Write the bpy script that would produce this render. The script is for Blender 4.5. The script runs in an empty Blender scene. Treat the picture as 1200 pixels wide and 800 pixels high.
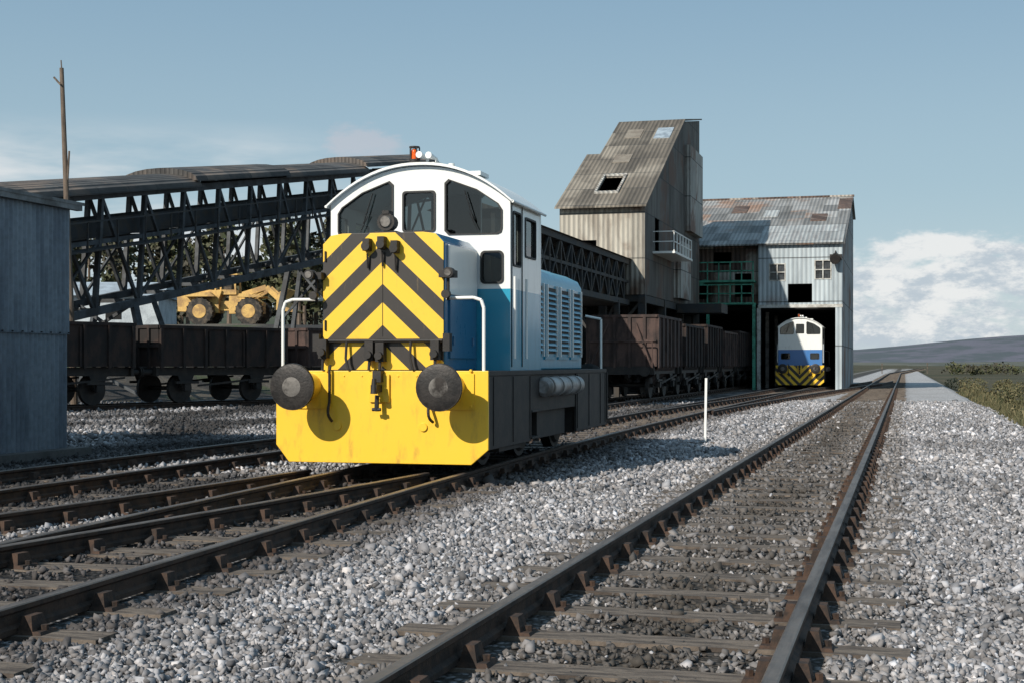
import bpy, bmesh, math, random
import numpy as np
from mathutils import Vector, Matrix, noise as mnoise
from mathutils.geometry import tessellate_polygon
random.seed(7); rng=np.random.default_rng(7)
R=math.radians
sc=bpy.context.scene
sc.view_settings.view_transform='Standard'; sc.view_settings.look='None'; sc.view_settings.exposure=0
RT=0.17
TH=R(15.43)

# ------------------------------------------------------------ materials
class NT:
    def __init__(s,nt): s.nt=nt; s.n=nt.nodes; s.l=nt.links
    def node(s,t,**k):
        n=s.n.new(t)
        for a,b in k.items(): setattr(n,a,b)
        return n
    def put(s,sock,v):
        if isinstance(v,bpy.types.NodeSocket): s.l.new(v,sock)
        else: sock.default_value=v
    def m(s,op,a,b=None,c=None,clamp=False):
        n=s.node('ShaderNodeMath',operation=op); n.use_clamp=clamp
        s.put(n.inputs[0],a)
        if b is not None: s.put(n.inputs[1],b)
        if c is not None: s.put(n.inputs[2],c)
        return n.outputs[0]
    def mix(s,f,a,b,bt='MIX'):
        n=s.node('ShaderNodeMixRGB',blend_type=bt)
        s.put(n.inputs[0],f)
        for i,v in ((1,a),(2,b)):
            if not isinstance(v,bpy.types.NodeSocket) and len(v)==3: v=(*v,1)
            s.put(n.inputs[i],v)
        return n.outputs[0]
    def ss(s,v,a,b):
        n=s.node('ShaderNodeMapRange',interpolation_type='SMOOTHSTEP')
        s.put(n.inputs[0],v); s.put(n.inputs[1],a); s.put(n.inputs[2],b)
        return n.outputs[0]
    def noise(s,vec,scale,detail=4,rough=.55,out=0,dist=0):
        n=s.node('ShaderNodeTexNoise'); s.put(n.inputs['Vector'],vec)
        n.inputs['Scale'].default_value=scale; n.inputs['Detail'].default_value=min(detail,5)
        n.inputs['Roughness'].default_value=rough; n.inputs['Distortion'].default_value=dist
        return n.outputs[out]
    def scale(s,vec,xyz):
        n=s.node('ShaderNodeMapping'); s.put(n.inputs[0],vec); n.inputs['Scale'].default_value=xyz
        return n.outputs[0]
    def sep(s,vec):
        n=s.node('ShaderNodeSeparateXYZ'); s.put(n.inputs[0],vec); return n.outputs
    def bump(s,h,st,dist=.02):
        n=s.node('ShaderNodeBump'); s.put(n.inputs['Height'],h)
        s.put(n.inputs['Strength'],st); n.inputs['Distance'].default_value=dist
        return n.outputs[0]

def newmat(name):
    m=bpy.data.materials.new(name); m.use_nodes=True
    t=NT(m.node_tree); p=t.n['Principled BSDF']
    return m,t,p
def obj(t): return t.node('ShaderNodeTexCoord').outputs['Object']

def M(name,c1,c2=None,scale=3,rough=.7,metal=0,bump=0.0,bscale=40,lo=.42,hi=.62,spec=.5,coat=0,stretch=(1,1,1),fine=.15):
    m,t,p=newmat(name); o=obj(t)
    if c2 is None: c2=tuple(x*.7 for x in c1)
    n=t.noise(t.scale(o,stretch),scale,5,.6)
    f=t.ss(n,lo,hi)
    c=t.mix(f,c1,c2)
    n2=t.noise(o,scale*9,3,.6)
    c=t.mix(fine*2,c,t.mix(t.ss(n2,.3,.7),(.5,.5,.5),(1.3,1.3,1.3)),'MULTIPLY')
    t.put(p.inputs['Base Color'],c)
    t.put(p.inputs['Roughness'],t.m('ADD',rough-.08,t.m('MULTIPLY',n2,.16)))
    p.inputs['Metallic'].default_value=metal
    p.inputs['Specular IOR Level'].default_value=spec
    p.inputs['Coat Weight'].default_value=coat
    if bump: t.put(p.inputs['Normal'],t.bump(t.noise(o,bscale,3,.6),bump,.01))
    return m

def corr(name,c1,c2,c3=None,mode='wall',period=.15,scale=.5,panel=(1.0,2.2),bump=.8,lo=.4,hi=.65,pvar=.35,c3lo=.58):
    m,t,p=newmat(name); o=obj(t); x,y,z=t.sep(o)
    h=t.m('ADD',x,y) if mode=='wall' else x
    v=z if mode=='wall' else y
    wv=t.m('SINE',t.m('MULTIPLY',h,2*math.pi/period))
    ix=t.m('FLOOR',t.m('DIVIDE',h,panel[0])); iz=t.m('FLOOR',t.m('DIVIDE',v,panel[1]))
    cb=t.node('ShaderNodeCombineXYZ'); t.put(cb.inputs[0],ix); t.put(cb.inputs[1],iz)
    wn=t.node('ShaderNodeTexWhiteNoise',noise_dimensions='2D'); t.put(wn.inputs['Vector'],cb.outputs[0])
    cell=wn.outputs['Value']
    st=t.noise(t.scale(o,(3,3,.5) if mode=='wall' else (3,.5,1)),scale*2,5,.65)
    bl=t.noise(o,scale,5,.6)
    c=t.mix(t.ss(st,lo,hi),c1,c2)
    if c3: c=t.mix(t.ss(t.m('ADD',bl,t.m('MULTIPLY',cell,.16)),c3lo,c3lo+.16),c,c3)
    c=t.mix(1.0,c,t.mix(cell,(1-pvar,)*3,(1+pvar,)*3),'MULTIPLY')
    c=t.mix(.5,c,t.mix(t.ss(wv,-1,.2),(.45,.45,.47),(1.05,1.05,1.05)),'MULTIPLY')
    fz=t.m('FRACT',t.m('DIVIDE',v,panel[1]))
    c=t.mix(t.ss(fz,.96,1.0),c,(.03,.03,.03))
    t.put(p.inputs['Base Color'],c); p.inputs['Roughness'].default_value=.75
    t.put(p.inputs['Normal'],t.bump(wv,bump,.03))
    return m

# ------------------------------------------------------------ mesh builder
class MB:
    def __init__(s): s.v=[]; s.f=[]; s.m=[]
    def poly(s,pts,mi=0):
        b=len(s.v); s.v+= [tuple(p) for p in pts]; s.f.append(tuple(range(b,b+len(pts)))); s.m.append(mi)
    def hexa(s,p,mi=0):
        b=len(s.v); s.v+=[tuple(q) for q in p]
        for q in ((0,3,2,1),(4,5,6,7),(0,1,5,4),(1,2,6,5),(2,3,7,6),(3,0,4,7)):
            s.f.append(tuple(b+i for i in q)); s.m.append(mi)
    def box(s,x0,x1,y0,y1,z0,z1,mi=0,tx=0,ty=0):
        s.hexa([(x0,y0,z0),(x1,y0,z0),(x1,y1,z0),(x0,y1,z0),
                (x0+tx,y0+ty,z1),(x1-tx,y0+ty,z1),(x1-tx,y1-ty,z1),(x0+tx,y1-ty,z1)],mi)
    def beam(s,p0,p1,w,h=None,mi=0,up=(0,0,1)):
        h=h or w; p0=Vector(p0);p1=Vector(p1); d=(p1-p0).normalized(); u=Vector(up)
        if abs(d.dot(u))>.97: u=Vector((1,0,0))
        a=d.cross(u).normalized()*w/2; b=a.normalized().cross(d)*h/2
        s.hexa([p0-a-b,p0+a-b,p1+a-b,p1-a-b,p0-a+b,p0+a+b,p1+a+b,p1-a+b],mi)
    def cyl(s,p0,p1,r0,r1=None,n=16,mi=0,caps=True):
        r1=r0 if r1 is None else r1
        p0=Vector(p0);p1=Vector(p1); d=(p1-p0).normalized()
        u=Vector((0,0,1)) if abs(d.z)<.9 else Vector((1,0,0))
        a=d.cross(u).normalized(); b=a.cross(d)
        base=len(s.v)
        for p,r in ((p0,r0),(p1,r1)):
            for i in range(n):
                t=2*math.pi*i/n; s.v.append(tuple(p+(a*math.cos(t)+b*math.sin(t))*r))
        for i in range(n):
            j=(i+1)%n; s.f.append((base+i,base+j,base+n+j,base+n+i)); s.m.append(mi)
        if caps:
            s.f.append(tuple(base+i for i in range(n))); s.m.append(mi)
            s.f.append(tuple(base+n+i for i in range(n))); s.m.append(mi)
    def tube(s,path,r,n=8,mi=0):
        for a,b in zip(path[:-1],path[1:]): s.cyl(a,b,r,n=n,mi=mi)
    def ball(s,c,r,mi=0,n=10,sz=1):
        rows=[]
        for i in range(1,n//2+1-0):
            ph=math.pi*i/(n//2+1); rows.append((math.cos(ph)*r*sz,math.sin(ph)*r))
        b=len(s.v); 
        for zz,rr in rows:
            for k in range(n):
                s.v.append((c[0]+rr*math.cos(2*math.pi*k/n),c[1]+rr*math.sin(2*math.pi*k/n),c[2]+zz))
        for i in range(len(rows)-1):
            for k in range(n):
                j=(k+1)%n; s.f.append((b+i*n+k,b+(i+1)*n+k,b+(i+1)*n+j,b+i*n+j)); s.m.append(mi)
        s.f.append(tuple(b+k for k in range(n))); s.m.append(mi)
        s.f.append(tuple(b+(len(rows)-1)*n+k for k in range(n))); s.m.append(mi)
    def prism(s,poly,axis,a0,a1,mi=0):
        def P(p,a):
            return (p[0],a,p[1]) if axis=='y' else ((a,p[0],p[1]) if axis=='x' else (p[0],p[1],a))
        n=len(poly); b=len(s.v)
        s.v+=[P(p,a0) for p in poly]+[P(p,a1) for p in poly]
        s.f.append(tuple(b+i for i in range(n))); s.m.append(mi)
        s.f.append(tuple(b+n+i for i in range(n))); s.m.append(mi)
        for i in range(n):
            j=(i+1)%n; s.f.append((b+i,b+j,b+n+j,b+n+i)); s.m.append(mi)
    def wall(s,outer,holes,axis,a0,a1,mi=0):
        def P(p,a):
            return Vector((p[0],a,p[1])) if axis=='y' else Vector((a,p[0],p[1]))
        loops=[outer]+holes
        flat=[p for l in loops for p in l]
        tris=tessellate_polygon([[Vector((p[0],p[1],0)) for p in l] for l in loops])
        b=len(s.v); N=len(flat)
        s.v+=[tuple(P(p,a0)) for p in flat]+[tuple(P(p,a1)) for p in flat]
        for t in tris:
            s.f.append(tuple(b+i for i in t)); s.m.append(mi)
            s.f.append(tuple(b+N+i for i in reversed(t))); s.m.append(mi)
        o=0
        for l in loops:
            n=len(l)
            for i in range(n):
                j=(i+1)%n; s.f.append((b+o+i,b+o+j,b+N+o+j,b+N+o+i)); s.m.append(mi)
            o+=n
    def done(s,name,mats,parent=None,smooth=False,bevel=0,loc=None,recalc=True):
        me=bpy.data.meshes.new(name); me.from_pydata(s.v,[],s.f)
        me.polygons.foreach_set('material_index',s.m)
        if not isinstance(mats,(list,tuple)): mats=[mats]
        for m in mats: me.materials.append(m)
        if recalc:
            bm=bmesh.new(); bm.from_mesh(me); bmesh.ops.recalc_face_normals(bm,faces=bm.faces); bm.to_mesh(me); bm.free()
        me.update()
        if smooth:
            me.shade_smooth(); me.set_sharp_from_angle(angle=R(38))
        o=bpy.data.objects.new(name,me); sc.collection.objects.link(o)
        if parent: o.parent=parent
        if loc: o.location=loc
        if bevel:
            b=o.modifiers.new('bevel','BEVEL'); b.width=bevel; b.segments=2; b.limit_method='ANGLE'; b.angle_limit=R(40)
        return o
def empty(name,loc=(0,0,0),rz=0):
    e=bpy.data.objects.new(name,None); sc.collection.objects.link(e); e.location=loc; e.rotation_euler=(0,0,rz); e.empty_display_size=.3
    return e
def rr(x0,x1,z0,z1,r,n=4):
    out=[]
    for cx,cz,a in ((x1-r,z1-r,0),(x0+r,z1-r,90),(x0+r,z0+r,180),(x1-r,z0+r,270)):
        for i in range(n+1):
            t=R(a+90*i/n); out.append((cx+r*math.cos(t),cz+r*math.sin(t)))
    return out
def rect(x0,x1,z0,z1): return [(x0,z0),(x1,z0),(x1,z1),(x0,z1)]

# ------------------------------------------------------------ tracks
def smoothX(pts,y0,y1,step=.5):
    ys=np.arange(y0,y1+step,step); ext=np.arange(y0-8,y1+8+step,step)
    px=[p[0] for p in pts]; py=[p[1] for p in pts]
    xs=np.interp(ext,py,px)
    k=int(8/step); ker=np.hanning(2*k+1); ker/=ker.sum()
    s0=(px[1]-px[0])/(py[1]-py[0]); s1=(px[-1]-px[-2])/(py[-1]-py[-2])
    xs=np.where(ext<py[0],px[0]+(ext-py[0])*s0,xs); xs=np.where(ext>py[-1],px[-1]+(ext-py[-1])*s1,xs)
    xp=np.pad(xs,k,mode='reflect',reflect_type='odd'); sm=np.convolve(xp,ker,'valid')
    return ys,np.interp(ys,ext,sm)

mat_rail=M('rusty_rail_steel',(.060,.034,.022),(.026,.017,.013),8,.8,.1,.3,60)
mat_railtop=M('worn_rail_head',(.20,.165,.14),(.10,.075,.06),3,.5,.6,0,lo=.35,hi=.7,stretch=(6,.6,1))
mat_sleeper=M('weathered_sleeper_wood',(.15,.12,.095),(.06,.046,.037),3,.9,0,.7,30,stretch=(1,7,1))
mat_chair=M('cast_iron_chair',(.065,.036,.023),(.026,.017,.013),9,.85,.1,.4,50)

def track(name,pts,y0,y1,zo=0,sleepers=True,far=95,slw=1.3):
    ys,xs=smoothX(pts,y0,y1)
    e=empty(name)
    dx=np.gradient(xs,ys); L=np.sqrt(1+dx*dx); nx=1/L; ny=-dx/L
    prof=[(-.034,0),(.034,0),(.034,.028),(.011,.045),(.011,.098),(.035,.115),(.035,.139),(.028,.145),(-.028,.145),(-.035,.139),(-.035,.115),(-.011,.098),(-.011,.045),(-.034,.028)]
    mb=MB(); n=len(prof)
    for side in (-1,1):
        b=len(mb.v)
        for i in range(len(ys)):
            cx=xs[i]+nx[i]*.7525*side; cy=ys[i]+ny[i]*.7525*side
            for w,z in prof: mb.v.append((cx+nx[i]*w,cy+ny[i]*w,.025+z+zo))
        for i in range(len(ys)-1):
            for k in range(n):
                j=(k+1)%n
                mb.f.append((b+i*n+k,b+i*n+j,b+(i+1)*n+j,b+(i+1)*n+k)); mb.m.append(1 if k in (6,7,8) else 0)
        mb.f.append(tuple(b+k for k in range(n))); mb.m.append(0)
        mb.f.append(tuple(b+(len(ys)-1)*n+k for k in range(n))); mb.m.append(0)
    for side in (-1,1):
        for yj in np.arange(y0+7,min(y1,90),18.3):
            x=np.interp(yj,ys,xs)+.7525*side
            for s in (-1,1): mb.box(x+s*.022-.012,x+s*.022+.012,yj-.22,yj+.22,.075+zo,.125+zo)
            mb.box(x-.033,x+.033,yj-.004,yj+.004,.11+zo,.1712+zo)
    mb.done('rails',[mat_rail,mat_railtop],e)
    sb=MB(); cb=MB(); y=y0+.3; SL=[]
    while y<y1:
        x=np.interp(y,ys,xs); d=np.interp(y,ys,dx); l=math.hypot(1,d)
        nxx,nyy=1/l,-d/l; tx,ty=-nyy,nxx
        def W(a,b,z): return (x+nxx*a+tx*b,y+nyy*a+ty*b,z+zo)
        def bx(mbb,a0,a1,b0,b1,z0,z1,ta=0,tb=0):
            mbb.hexa([W(a0,b0,z0),W(a1,b0,z0),W(a1,b1,z0),W(a0,b1,z0),W(a0+ta,b0+tb,z1),W(a1-ta,b0+tb,z1),W(a1-ta,b1-tb,z1),W(a0+ta,b1-tb,z1)])
        if sleepers:
            j=random.uniform(-.06,.06); zt=random.uniform(.012,.024)
            bx(sb,-slw+j,slw+j,-.125+random.uniform(-.01,.01),.125+random.uniform(-.01,.01),-.11,zt,.008,.008)
            SL.append(y)
        if y<far:
            for s_ in (-1,1):
                c=.7525*s_
                bx(cb,c-.19,c+.19,-.095,.095,.0,.038,.02,.02)
                bx(cb,c-.035-.09,c-.040,-.075,.075,.036,.115,.018,.02)
                bx(cb,c+.040,c+.035+.09,-.075,.075,.036,.115,.018,.02)
                for q in (-.15,.15):
                    p=W(c+q,0,.03); cb.cyl(p,(p[0],p[1],p[2]+.035),.02,n=6)
        y+=.76+random.uniform(-.03,.03)
    if sleepers: sb.done('sleepers',mat_sleeper,e)
    cb.done('chairs',mat_chair,e)
    return SL
SA=track('railway_track',[(-1.26,-6),(-1.26,60),(-1.26,120),(-1.26,200),(4,400)],-3,420,far=80)
PB=[(-4.7,-4),(-5.15,6),(-5.46,12),(-5.70,18),(-5.86,28),(-5.8,45),(-5.5,82),(-5.5,100)]
SB=track('railway_track',PB,-3,97)
ysB,xsB=smoothX(PB,-3,97)
SC=track('railway_track',[(-9.3,-4),(-9.35,15),(-9.6,40),(-9.6,95)],-3,96)
track('railway_track',[(-8.6,-3),(-7.3,4),(-6.48,10),(-6.02,14.5),(-5.80,20)],-3,15.5,zo=-.004,sleepers=True)
track('railway_track',[(-5.80,34),(-5.5,44),(-4.6,60),(-3.3,80),(-2.0,98),(-1.4,112)],38,108,zo=-.004,sleepers=True)
PL=[(-38,2),(-24.3,37.3),(-20.4,47.2),(-16.6,57),(-13.5,66)]
track('railway_track',PL,8,60,zo=0)

# ------------------------------------------------------------ ground
m_ground,t,p=newmat('ballast_and_yard_ground')
pos=t.node('ShaderNodeNewGeometry').outputs['Position']; x,y,z=t.sep(pos)
vo=t.node('ShaderNodeTexVoronoi'); t.put(vo.inputs['Vector'],pos); vo.inputs['Scale'].default_value=24
vd=vo.outputs['Distance']; vc=t.sep(vo.outputs['Color'])[0]
col=t.mix(t.ss(vc,.0,1),(.11,.11,.115),(.38,.38,.40))
col=t.mix(t.ss(vd,.28,.6),col,(.05,.05,.05))
big=t.noise(pos,.35,4,.6); mid=t.noise(pos,2.2,4,.65); fin=t.noise(pos,14,3,.6)
fary=t.ss(y,18,46)
farc=t.mix(t.ss(vc,.1,.9),(.24,.235,.24),(.48,.475,.48))
col=t.mix(fary,col,farc)
col=t.mix(t.m('MULTIPLY',t.ss(big,.45,.7),.35),col,(.17,.155,.14))
def band(c,w,soft,xx=x):
    d=t.m('ABSOLUTE',t.m('SUBTRACT',xx,c)); return t.m('SUBTRACT',1.0,t.ss(d,w,w+soft))
xw=t.m('ADD',x,t.m('MULTIPLY',t.m('SUBTRACT',mid,.5),.8))
fA=t.m('MULTIPLY',band(-1.26,.30,.45,xw),.88)
col=t.mix(fA,col,(.024,.022,.021))
fA2=t.m('MULTIPLY',band(-1.26,1.2,.45,xw),.35); col=t.mix(fA2,col,(.085,.07,.055))
fB=t.m('MULTIPLY',band(-5.6,.75,.5,xw),.9); col=t.mix(fB,col,(.022,.02,.019))
yd=t.m('SUBTRACT',1.0,t.ss(xw,-7.6,-6.6)); 
yn=t.m('MULTIPLY',yd,t.m('SUBTRACT',.97,t.m('MULTIPLY',t.ss(t.m('ADD',t.m('MULTIPLY',mid,.5),t.m('MULTIPLY',big,.5)),.46,.60),.62)))
col=t.mix(yn,col,(.024,.021,.020))
gr=t.mix(t.ss(t.noise(pos,.02,5,.6),.4,.6),(.062,.06,.038),(.12,.095,.065))
gr=t.mix(t.ss(fin,.3,.7),gr,(.045,.048,.028))
gm=t.m('MAXIMUM',t.ss(xw,2.6,3.1),t.m('MULTIPLY',t.ss(y,130,160),t.m('SUBTRACT',1.0,t.ss(x,-9,-4.5))))
gm=t.m('MAXIMUM',gm,t.m('SUBTRACT',1.0,t.ss(x,-90,-60)))
gm=t.m('MAXIMUM',gm,t.ss(y,300,500))
col=t.mix(gm,col,gr)
t.put(p.inputs['Base Color'],col); p.inputs['Roughness'].default_value=.95; p.inputs['Specular IOR Level'].default_value=.15
bn=t.node('ShaderNodeBump'); t.put(bn.inputs['Height'],t.m('SUBTRACT',t.m('MULTIPLY',fin,.5),vd)); t.put(bn.inputs['Strength'],t.m('SUBTRACT',1.0,t.m('MULTIPLY',fary,.75))); bn.inputs['Distance'].default_value=.03
t.put(p.inputs['Normal'],bn.outputs[0])
mb=MB()
XS=[-4000,-1500,-500,-200,-100,-60,-30,-18,-12,-8,-6,-4,-2.2,-.4,.6,1.6,2.3,3.2,4.2,6,12,40,150,600,1500,4000]
YS=[-300,-60,-10]+list(np.arange(-4,40,2.0))+list(range(40,120,10))+[130,160,220,300,420,700,1200,2500,5000]
def gz(x,y):
    if x<=2.3: return 0
    if x<4.2: return -.7*(x-2.3)/1.9
    return -.7
for yy in YS:
    for xx in XS: mb.v.append((xx,yy,gz(xx,yy)))
nX=len(XS)
for j in range(len(YS)-1):
    for i in range(nX-1):
        a=j*nX+i; mb.f.append((a,a+1,a+nX+1,a+nX)); mb.m.append(0)
mb.done('ground',m_ground,recalc=False)

def stones(name,P,S,C,seed=1):
    r=np.random.default_rng(seed); N=len(P)
    cube=np.array([(-1,-1,-1),(1,-1,-1),(1,1,-1),(-1,1,-1),(-1,-1,1),(1,-1,1),(1,1,1),(-1,1,1)],float)*.5
    V=cube[None]*r.uniform(.35,1.2,(N,8,3))
    V*=np.stack([r.uniform(.7,1.4,N),r.uniform(.55,1.0,N),r.uniform(.4,.8,N)],1)[:,None,:]
    q=r.normal(size=(N,4)); q[:,1:3]*=.8; q/=np.linalg.norm(q,axis=1)[:,None]
    w,a,b,c=q.T
    Rm=np.stack([1-2*(b*b+c*c),2*(a*b-c*w),2*(a*c+b*w),2*(a*b+c*w),1-2*(a*a+c*c),2*(b*c-a*w),2*(a*c-b*w),2*(b*c+a*w),1-2*(a*a+b*b)],1).reshape(N,3,3)
    V=np.einsum('nij,nkj->nki',Rm,V)*S[:,None,None]+P[:,None,:]
    F=np.array([(0,3,2),(0,2,1),(4,5,6),(4,6,7),(0,1,5),(0,5,4),(1,2,6),(1,6,5),(2,3,7),(2,7,6),(3,0,4),(3,4,7)])
    FF=(F[None]+(np.arange(N)*8)[:,None,None]).reshape(-1)
    me=bpy.data.meshes.new(name); nf=N*12
    me.vertices.add(N*8); me.vertices.foreach_set('co',V.reshape(-1))
    me.loops.add(nf*3); me.loops.foreach_set('vertex_index',FF.astype(np.int32))
    me.polygons.add(nf); me.polygons.foreach_set('loop_start',np.arange(0,nf*3,3,dtype=np.int32)); 
    me.update(calc_edges=True)
    at=me.attributes.new('tint','FLOAT_COLOR','POINT')
    CC=np.ones((N,8,4)); CC[:,:,:3]=C[:,None,:]; at.data.foreach_set('color',CC.reshape(-1))
    me.validate()
    o=bpy.data.objects.new(name,me); sc.collection.objects.link(o); return o
m_st,t,p=newmat('crushed_limestone')
a=t.node('ShaderNodeAttribute'); a.attribute_name='tint'
c=t.mix(.5,a.outputs['Color'],t.mix(t.noise(obj(t),60,2,.6),(.6,.6,.6),(1.4,1.4,1.4)),'MULTIPLY')
t.put(p.inputs['Base Color'],c); p.inputs['Roughness'].default_value=.9; p.inputs['Specular IOR Level'].default_value=.3
def fieldstones():
    P=[];S=[];C=[]
    zones=[(-10.9,2.6,2.5,8,1500,.031),(-10.9,2.7,8,15,980,.036),(-14,2.9,15,28,400,.046),(-14,3.0,28,55,130,.058),(-34,-14,17,46,45,.075)]
    slA=np.array(SA); slB=np.array(SB)
    for x0,x1,y0,y1,dn,sz in zones:
        n=int((x1-x0)*(y1-y0)*dn); X=rng.uniform(x0,x1,n); Y=rng.uniform(y0,y1,n)
        dep=.266*-X+.964*Y
        lat=(.964*X+.266*Y)/np.maximum(dep,.1); keep=(np.abs(lat)<.42)&(dep>2.9)
        X=X[keep];Y=Y[keep];n=len(X); keep=np.ones(n,bool)
        r=rng.uniform(0,1,n)
        dA=np.abs(X+1.26); xb=np.interp(Y,ysB,xsB); dB=np.abs(X-xb)
        for d in (dA,dB): keep&=~((np.abs(d-.7525)<.15))
        nearA=np.abs(Y[:,None]-slA[None,(slA<62)]).min(1); nearB=np.abs(Y[:,None]-slB[None,(slB<62)]).min(1)
        keep&=~((dA<1.33)&(nearA<.13)&(r<.95)); keep&=~((dB<1.33)&(nearB<.13)&(r<.95))
        inA=dA<.7; inB=dB<.75
        keep&=~(inA&(r<.60)); keep&=~(inB&(r<.8))
        yard=(X<xb-1.35)&(X>-14); keep&=~(yard&(r<.62))
        X=X[keep];Y=Y[keep];n=len(X)
        dA=np.abs(X+1.26); dB=np.abs(X-np.interp(Y,ysB,xsB)); yard=X<np.interp(Y,ysB,xsB)-1.3
        g=rng.beta(1.9,3.0,n)*.42+.075
        lt=rng.uniform(0,1,n)>.955; g[lt]=.52
        big=np.array([mnoise.noise(Vector((a*.5,b*.25,0))) for a,b in zip(X,Y)])
        g*=1+.35*big
        g*=1+.0055*np.clip(Y-12,0,40)
        warm=rng.uniform(0,1,n)
        tint=np.stack([g*(.98+.07*warm),g*.98,g*(1.04-.08*warm)],1)
        k=np.clip(1.2-dA/.62,0,1)*.9*np.clip(.8+big*1.3,.3,1)*(~lt|(rng.uniform(0,1,n)<.6)); tint=tint*(1-k[:,None])+np.array([.026,.024,.022])*k[:,None]
        k=((dA<1.2)*.32); tint=tint*(1-k[:,None])+np.array([.10,.08,.06])*k[:,None]
        k=np.clip(1.9-dB,0,1)*.8*(dB<1.5); tint=tint*(1-k[:,None])+np.array([.035,.028,.025])*k[:,None]
        k=yard*np.clip(.72-big*1.5,.15,.95); tint=tint*(1-k[:,None])+np.array([.03,.028,.028])*k[:,None]
        s=sz*rng.gamma(8,1/8,n)
        P.append(np.stack([X,Y,np.where(X>2.3,-(X-2.3)*.36,0)+rng.uniform(-.3,.35,n)*s+.004],1)); S.append(s); C.append(tint)
    P=np.concatenate(P);S=np.concatenate(S);C=np.concatenate(C)
    o=stones('ballast_stones',P,S,np.clip(C,.01,.9)); o.data.materials.append(m_st)
fieldstones()

# ------------------------------------------------------------ locomotive
white=(.80,.80,.77)
def paint(name,c,rough=.32,dirt=.25,dcol=(.06,.045,.035),coat=.3):
    m,t,p=newmat(name); o=obj(t); x,y,z=t.sep(o)
    n=t.noise(t.scale(o,(3,3,1)),2.5,5,.65)
    low=t.m('SUBTRACT',1.0,t.ss(z,.0,1.6))
    f=t.m('MULTIPLY',t.ss(n,.50,.78),t.m('ADD',dirt*.6,t.m('MULTIPLY',low,dirt)))
    t.put(p.inputs['Base Color'],t.mix(f,c,dcol))
    t.put(p.inputs['Roughness'],t.m('ADD',rough,t.m('MULTIPLY',n,.2)))
    p.inputs['Coat Weight'].default_value=coat; p.inputs['Coat Roughness'].default_value=.15
    t.put(p.inputs['Normal'],t.bump(t.noise(o,1.6,2,.5),.15,.03))
    return m
def chevron(name,slope,period,duty,phase,cx=0):
    m,t,p=newmat(name); o=obj(t); x,y,z=t.sep(o)
    v=t.m('ADD',z,t.m('MULTIPLY',t.m('ABSOLUTE',x),slope))
    fr=t.m('FRACT',t.m('ADD',t.m('DIVIDE',v,period),phase))
    s=t.m('LESS_THAN',fr,duty)
    n=t.noise(o,3,5,.6); n2=t.noise(t.scale(o,(5,5,1)),5,5,.65)
    c=t.mix(s,(.86,.53,.03),(.026,.021,.018))
    c=t.mix(t.m('MULTIPLY',t.ss(n,.52,.8),.3),c,(.12,.07,.03))
    c=t.mix(t.m('MULTIPLY',t.ss(n2,.60,.72),.25),c,(.30,.20,.08))
    t.put(p.inputs['Base Color'],c); t.put(p.inputs['Roughness'],t.m('ADD',.35,t.m('MULTIPLY',n,.2)))
    p.inputs['Coat Weight'].default_value=.2
    return m
def livery(name,split,c_lo,c_hi=white):
    m,t,p=newmat(name); o=obj(t); x,y,z=t.sep(o)
    n=t.noise(t.scale(o,(3,3,1)),2.5,5,.65)
    c=t.mix(t.m('GREATER_THAN',z,split),c_lo,c_hi)
    c=t.mix(t.m('MULTIPLY',t.ss(n,.5,.78),.22),c,(.14,.11,.08))
    t.put(p.inputs['Base Color'],c); t.put(p.inputs['Roughness'],t.m('ADD',.22,t.m('MULTIPLY',n,.2)))
    p.inputs['Coat Weight'].default_value=.4; p.inputs['Coat Roughness'].default_value=.12
    t.put(p.inputs['Normal'],t.bump(t.noise(o,1.6,2,.5),.15,.03))
    return m
teal=(.018,.29,.44); blue=(.012,.13,.27)
m_yel=paint('warning_yellow_paint',(.88,.53,.028),.36,.40,(.34,.17,.04))
m_chev=chevron('chevron_paint',.93,.47,.45,-.13)
m_chev2=chevron('chevron_beam_paint',-1.0,.42,.5,0)
m_teal=paint('teal_paint',teal,.25,.25); m_blue=paint('dark_blue_paint',blue,.2,.3)
m_blue2=paint('royal_blue_paint',(.05,.17,.42),.25,.3)
m_white=paint('white_paint',white,.35,.22,(.25,.22,.18))
m_liv=livery('cab_livery_paint',2.15,teal)
m_liv2=livery('cab_livery_paint_blue',2.0,(.05,.17,.42))
m_blk=M('black_underframe',(.012,.011,.011),(.026,.021,.018),4,.65,0,.2)
m_rub=M('black_rubber',(.012,.012,.012),None,5,.6)
m_stl=M('worn_steel',(.16,.15,.14),(.03,.026,.024),4,.5,.6,.1,lo=.45,hi=.6)
m_buf=M('greasy_buffer_face',(.030,.026,.024),(.012,.011,.011),7,.5,.3,.3,30)
m_tank=M('grey_air_tank',(.34,.34,.34),(.16,.15,.14),3,.45,.1)
m_org=M('orange_beacon_lens',(.80,.12,.01),(.6,.1,.01),3,.2)
m_glass,t,p=newmat('cab_glass')
t.n.remove(p)
fr=t.node('ShaderNodeFresnel'); fr.inputs['IOR'].default_value=1.5
gl=t.node('ShaderNodeBsdfGlossy'); gl.inputs['Roughness'].default_value=.03
tr=t.node('ShaderNodeBsdfTransparent'); tr.inputs['Color'].default_value=(.42,.45,.44,1)
mx=t.node('ShaderNodeMixShader'); t.put(mx.inputs[0],t.m('ADD',fr.outputs[0],.05)); t.l.new(tr.outputs[0],mx.inputs[1]); t.l.new(gl.outputs[0],mx.inputs[2])
t.l.new(mx.outputs[0],t.n['Material Output'].inputs['Surface'])
m_int=M('cab_interior_grey',(.05,.055,.05),None,3,.8)

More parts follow.
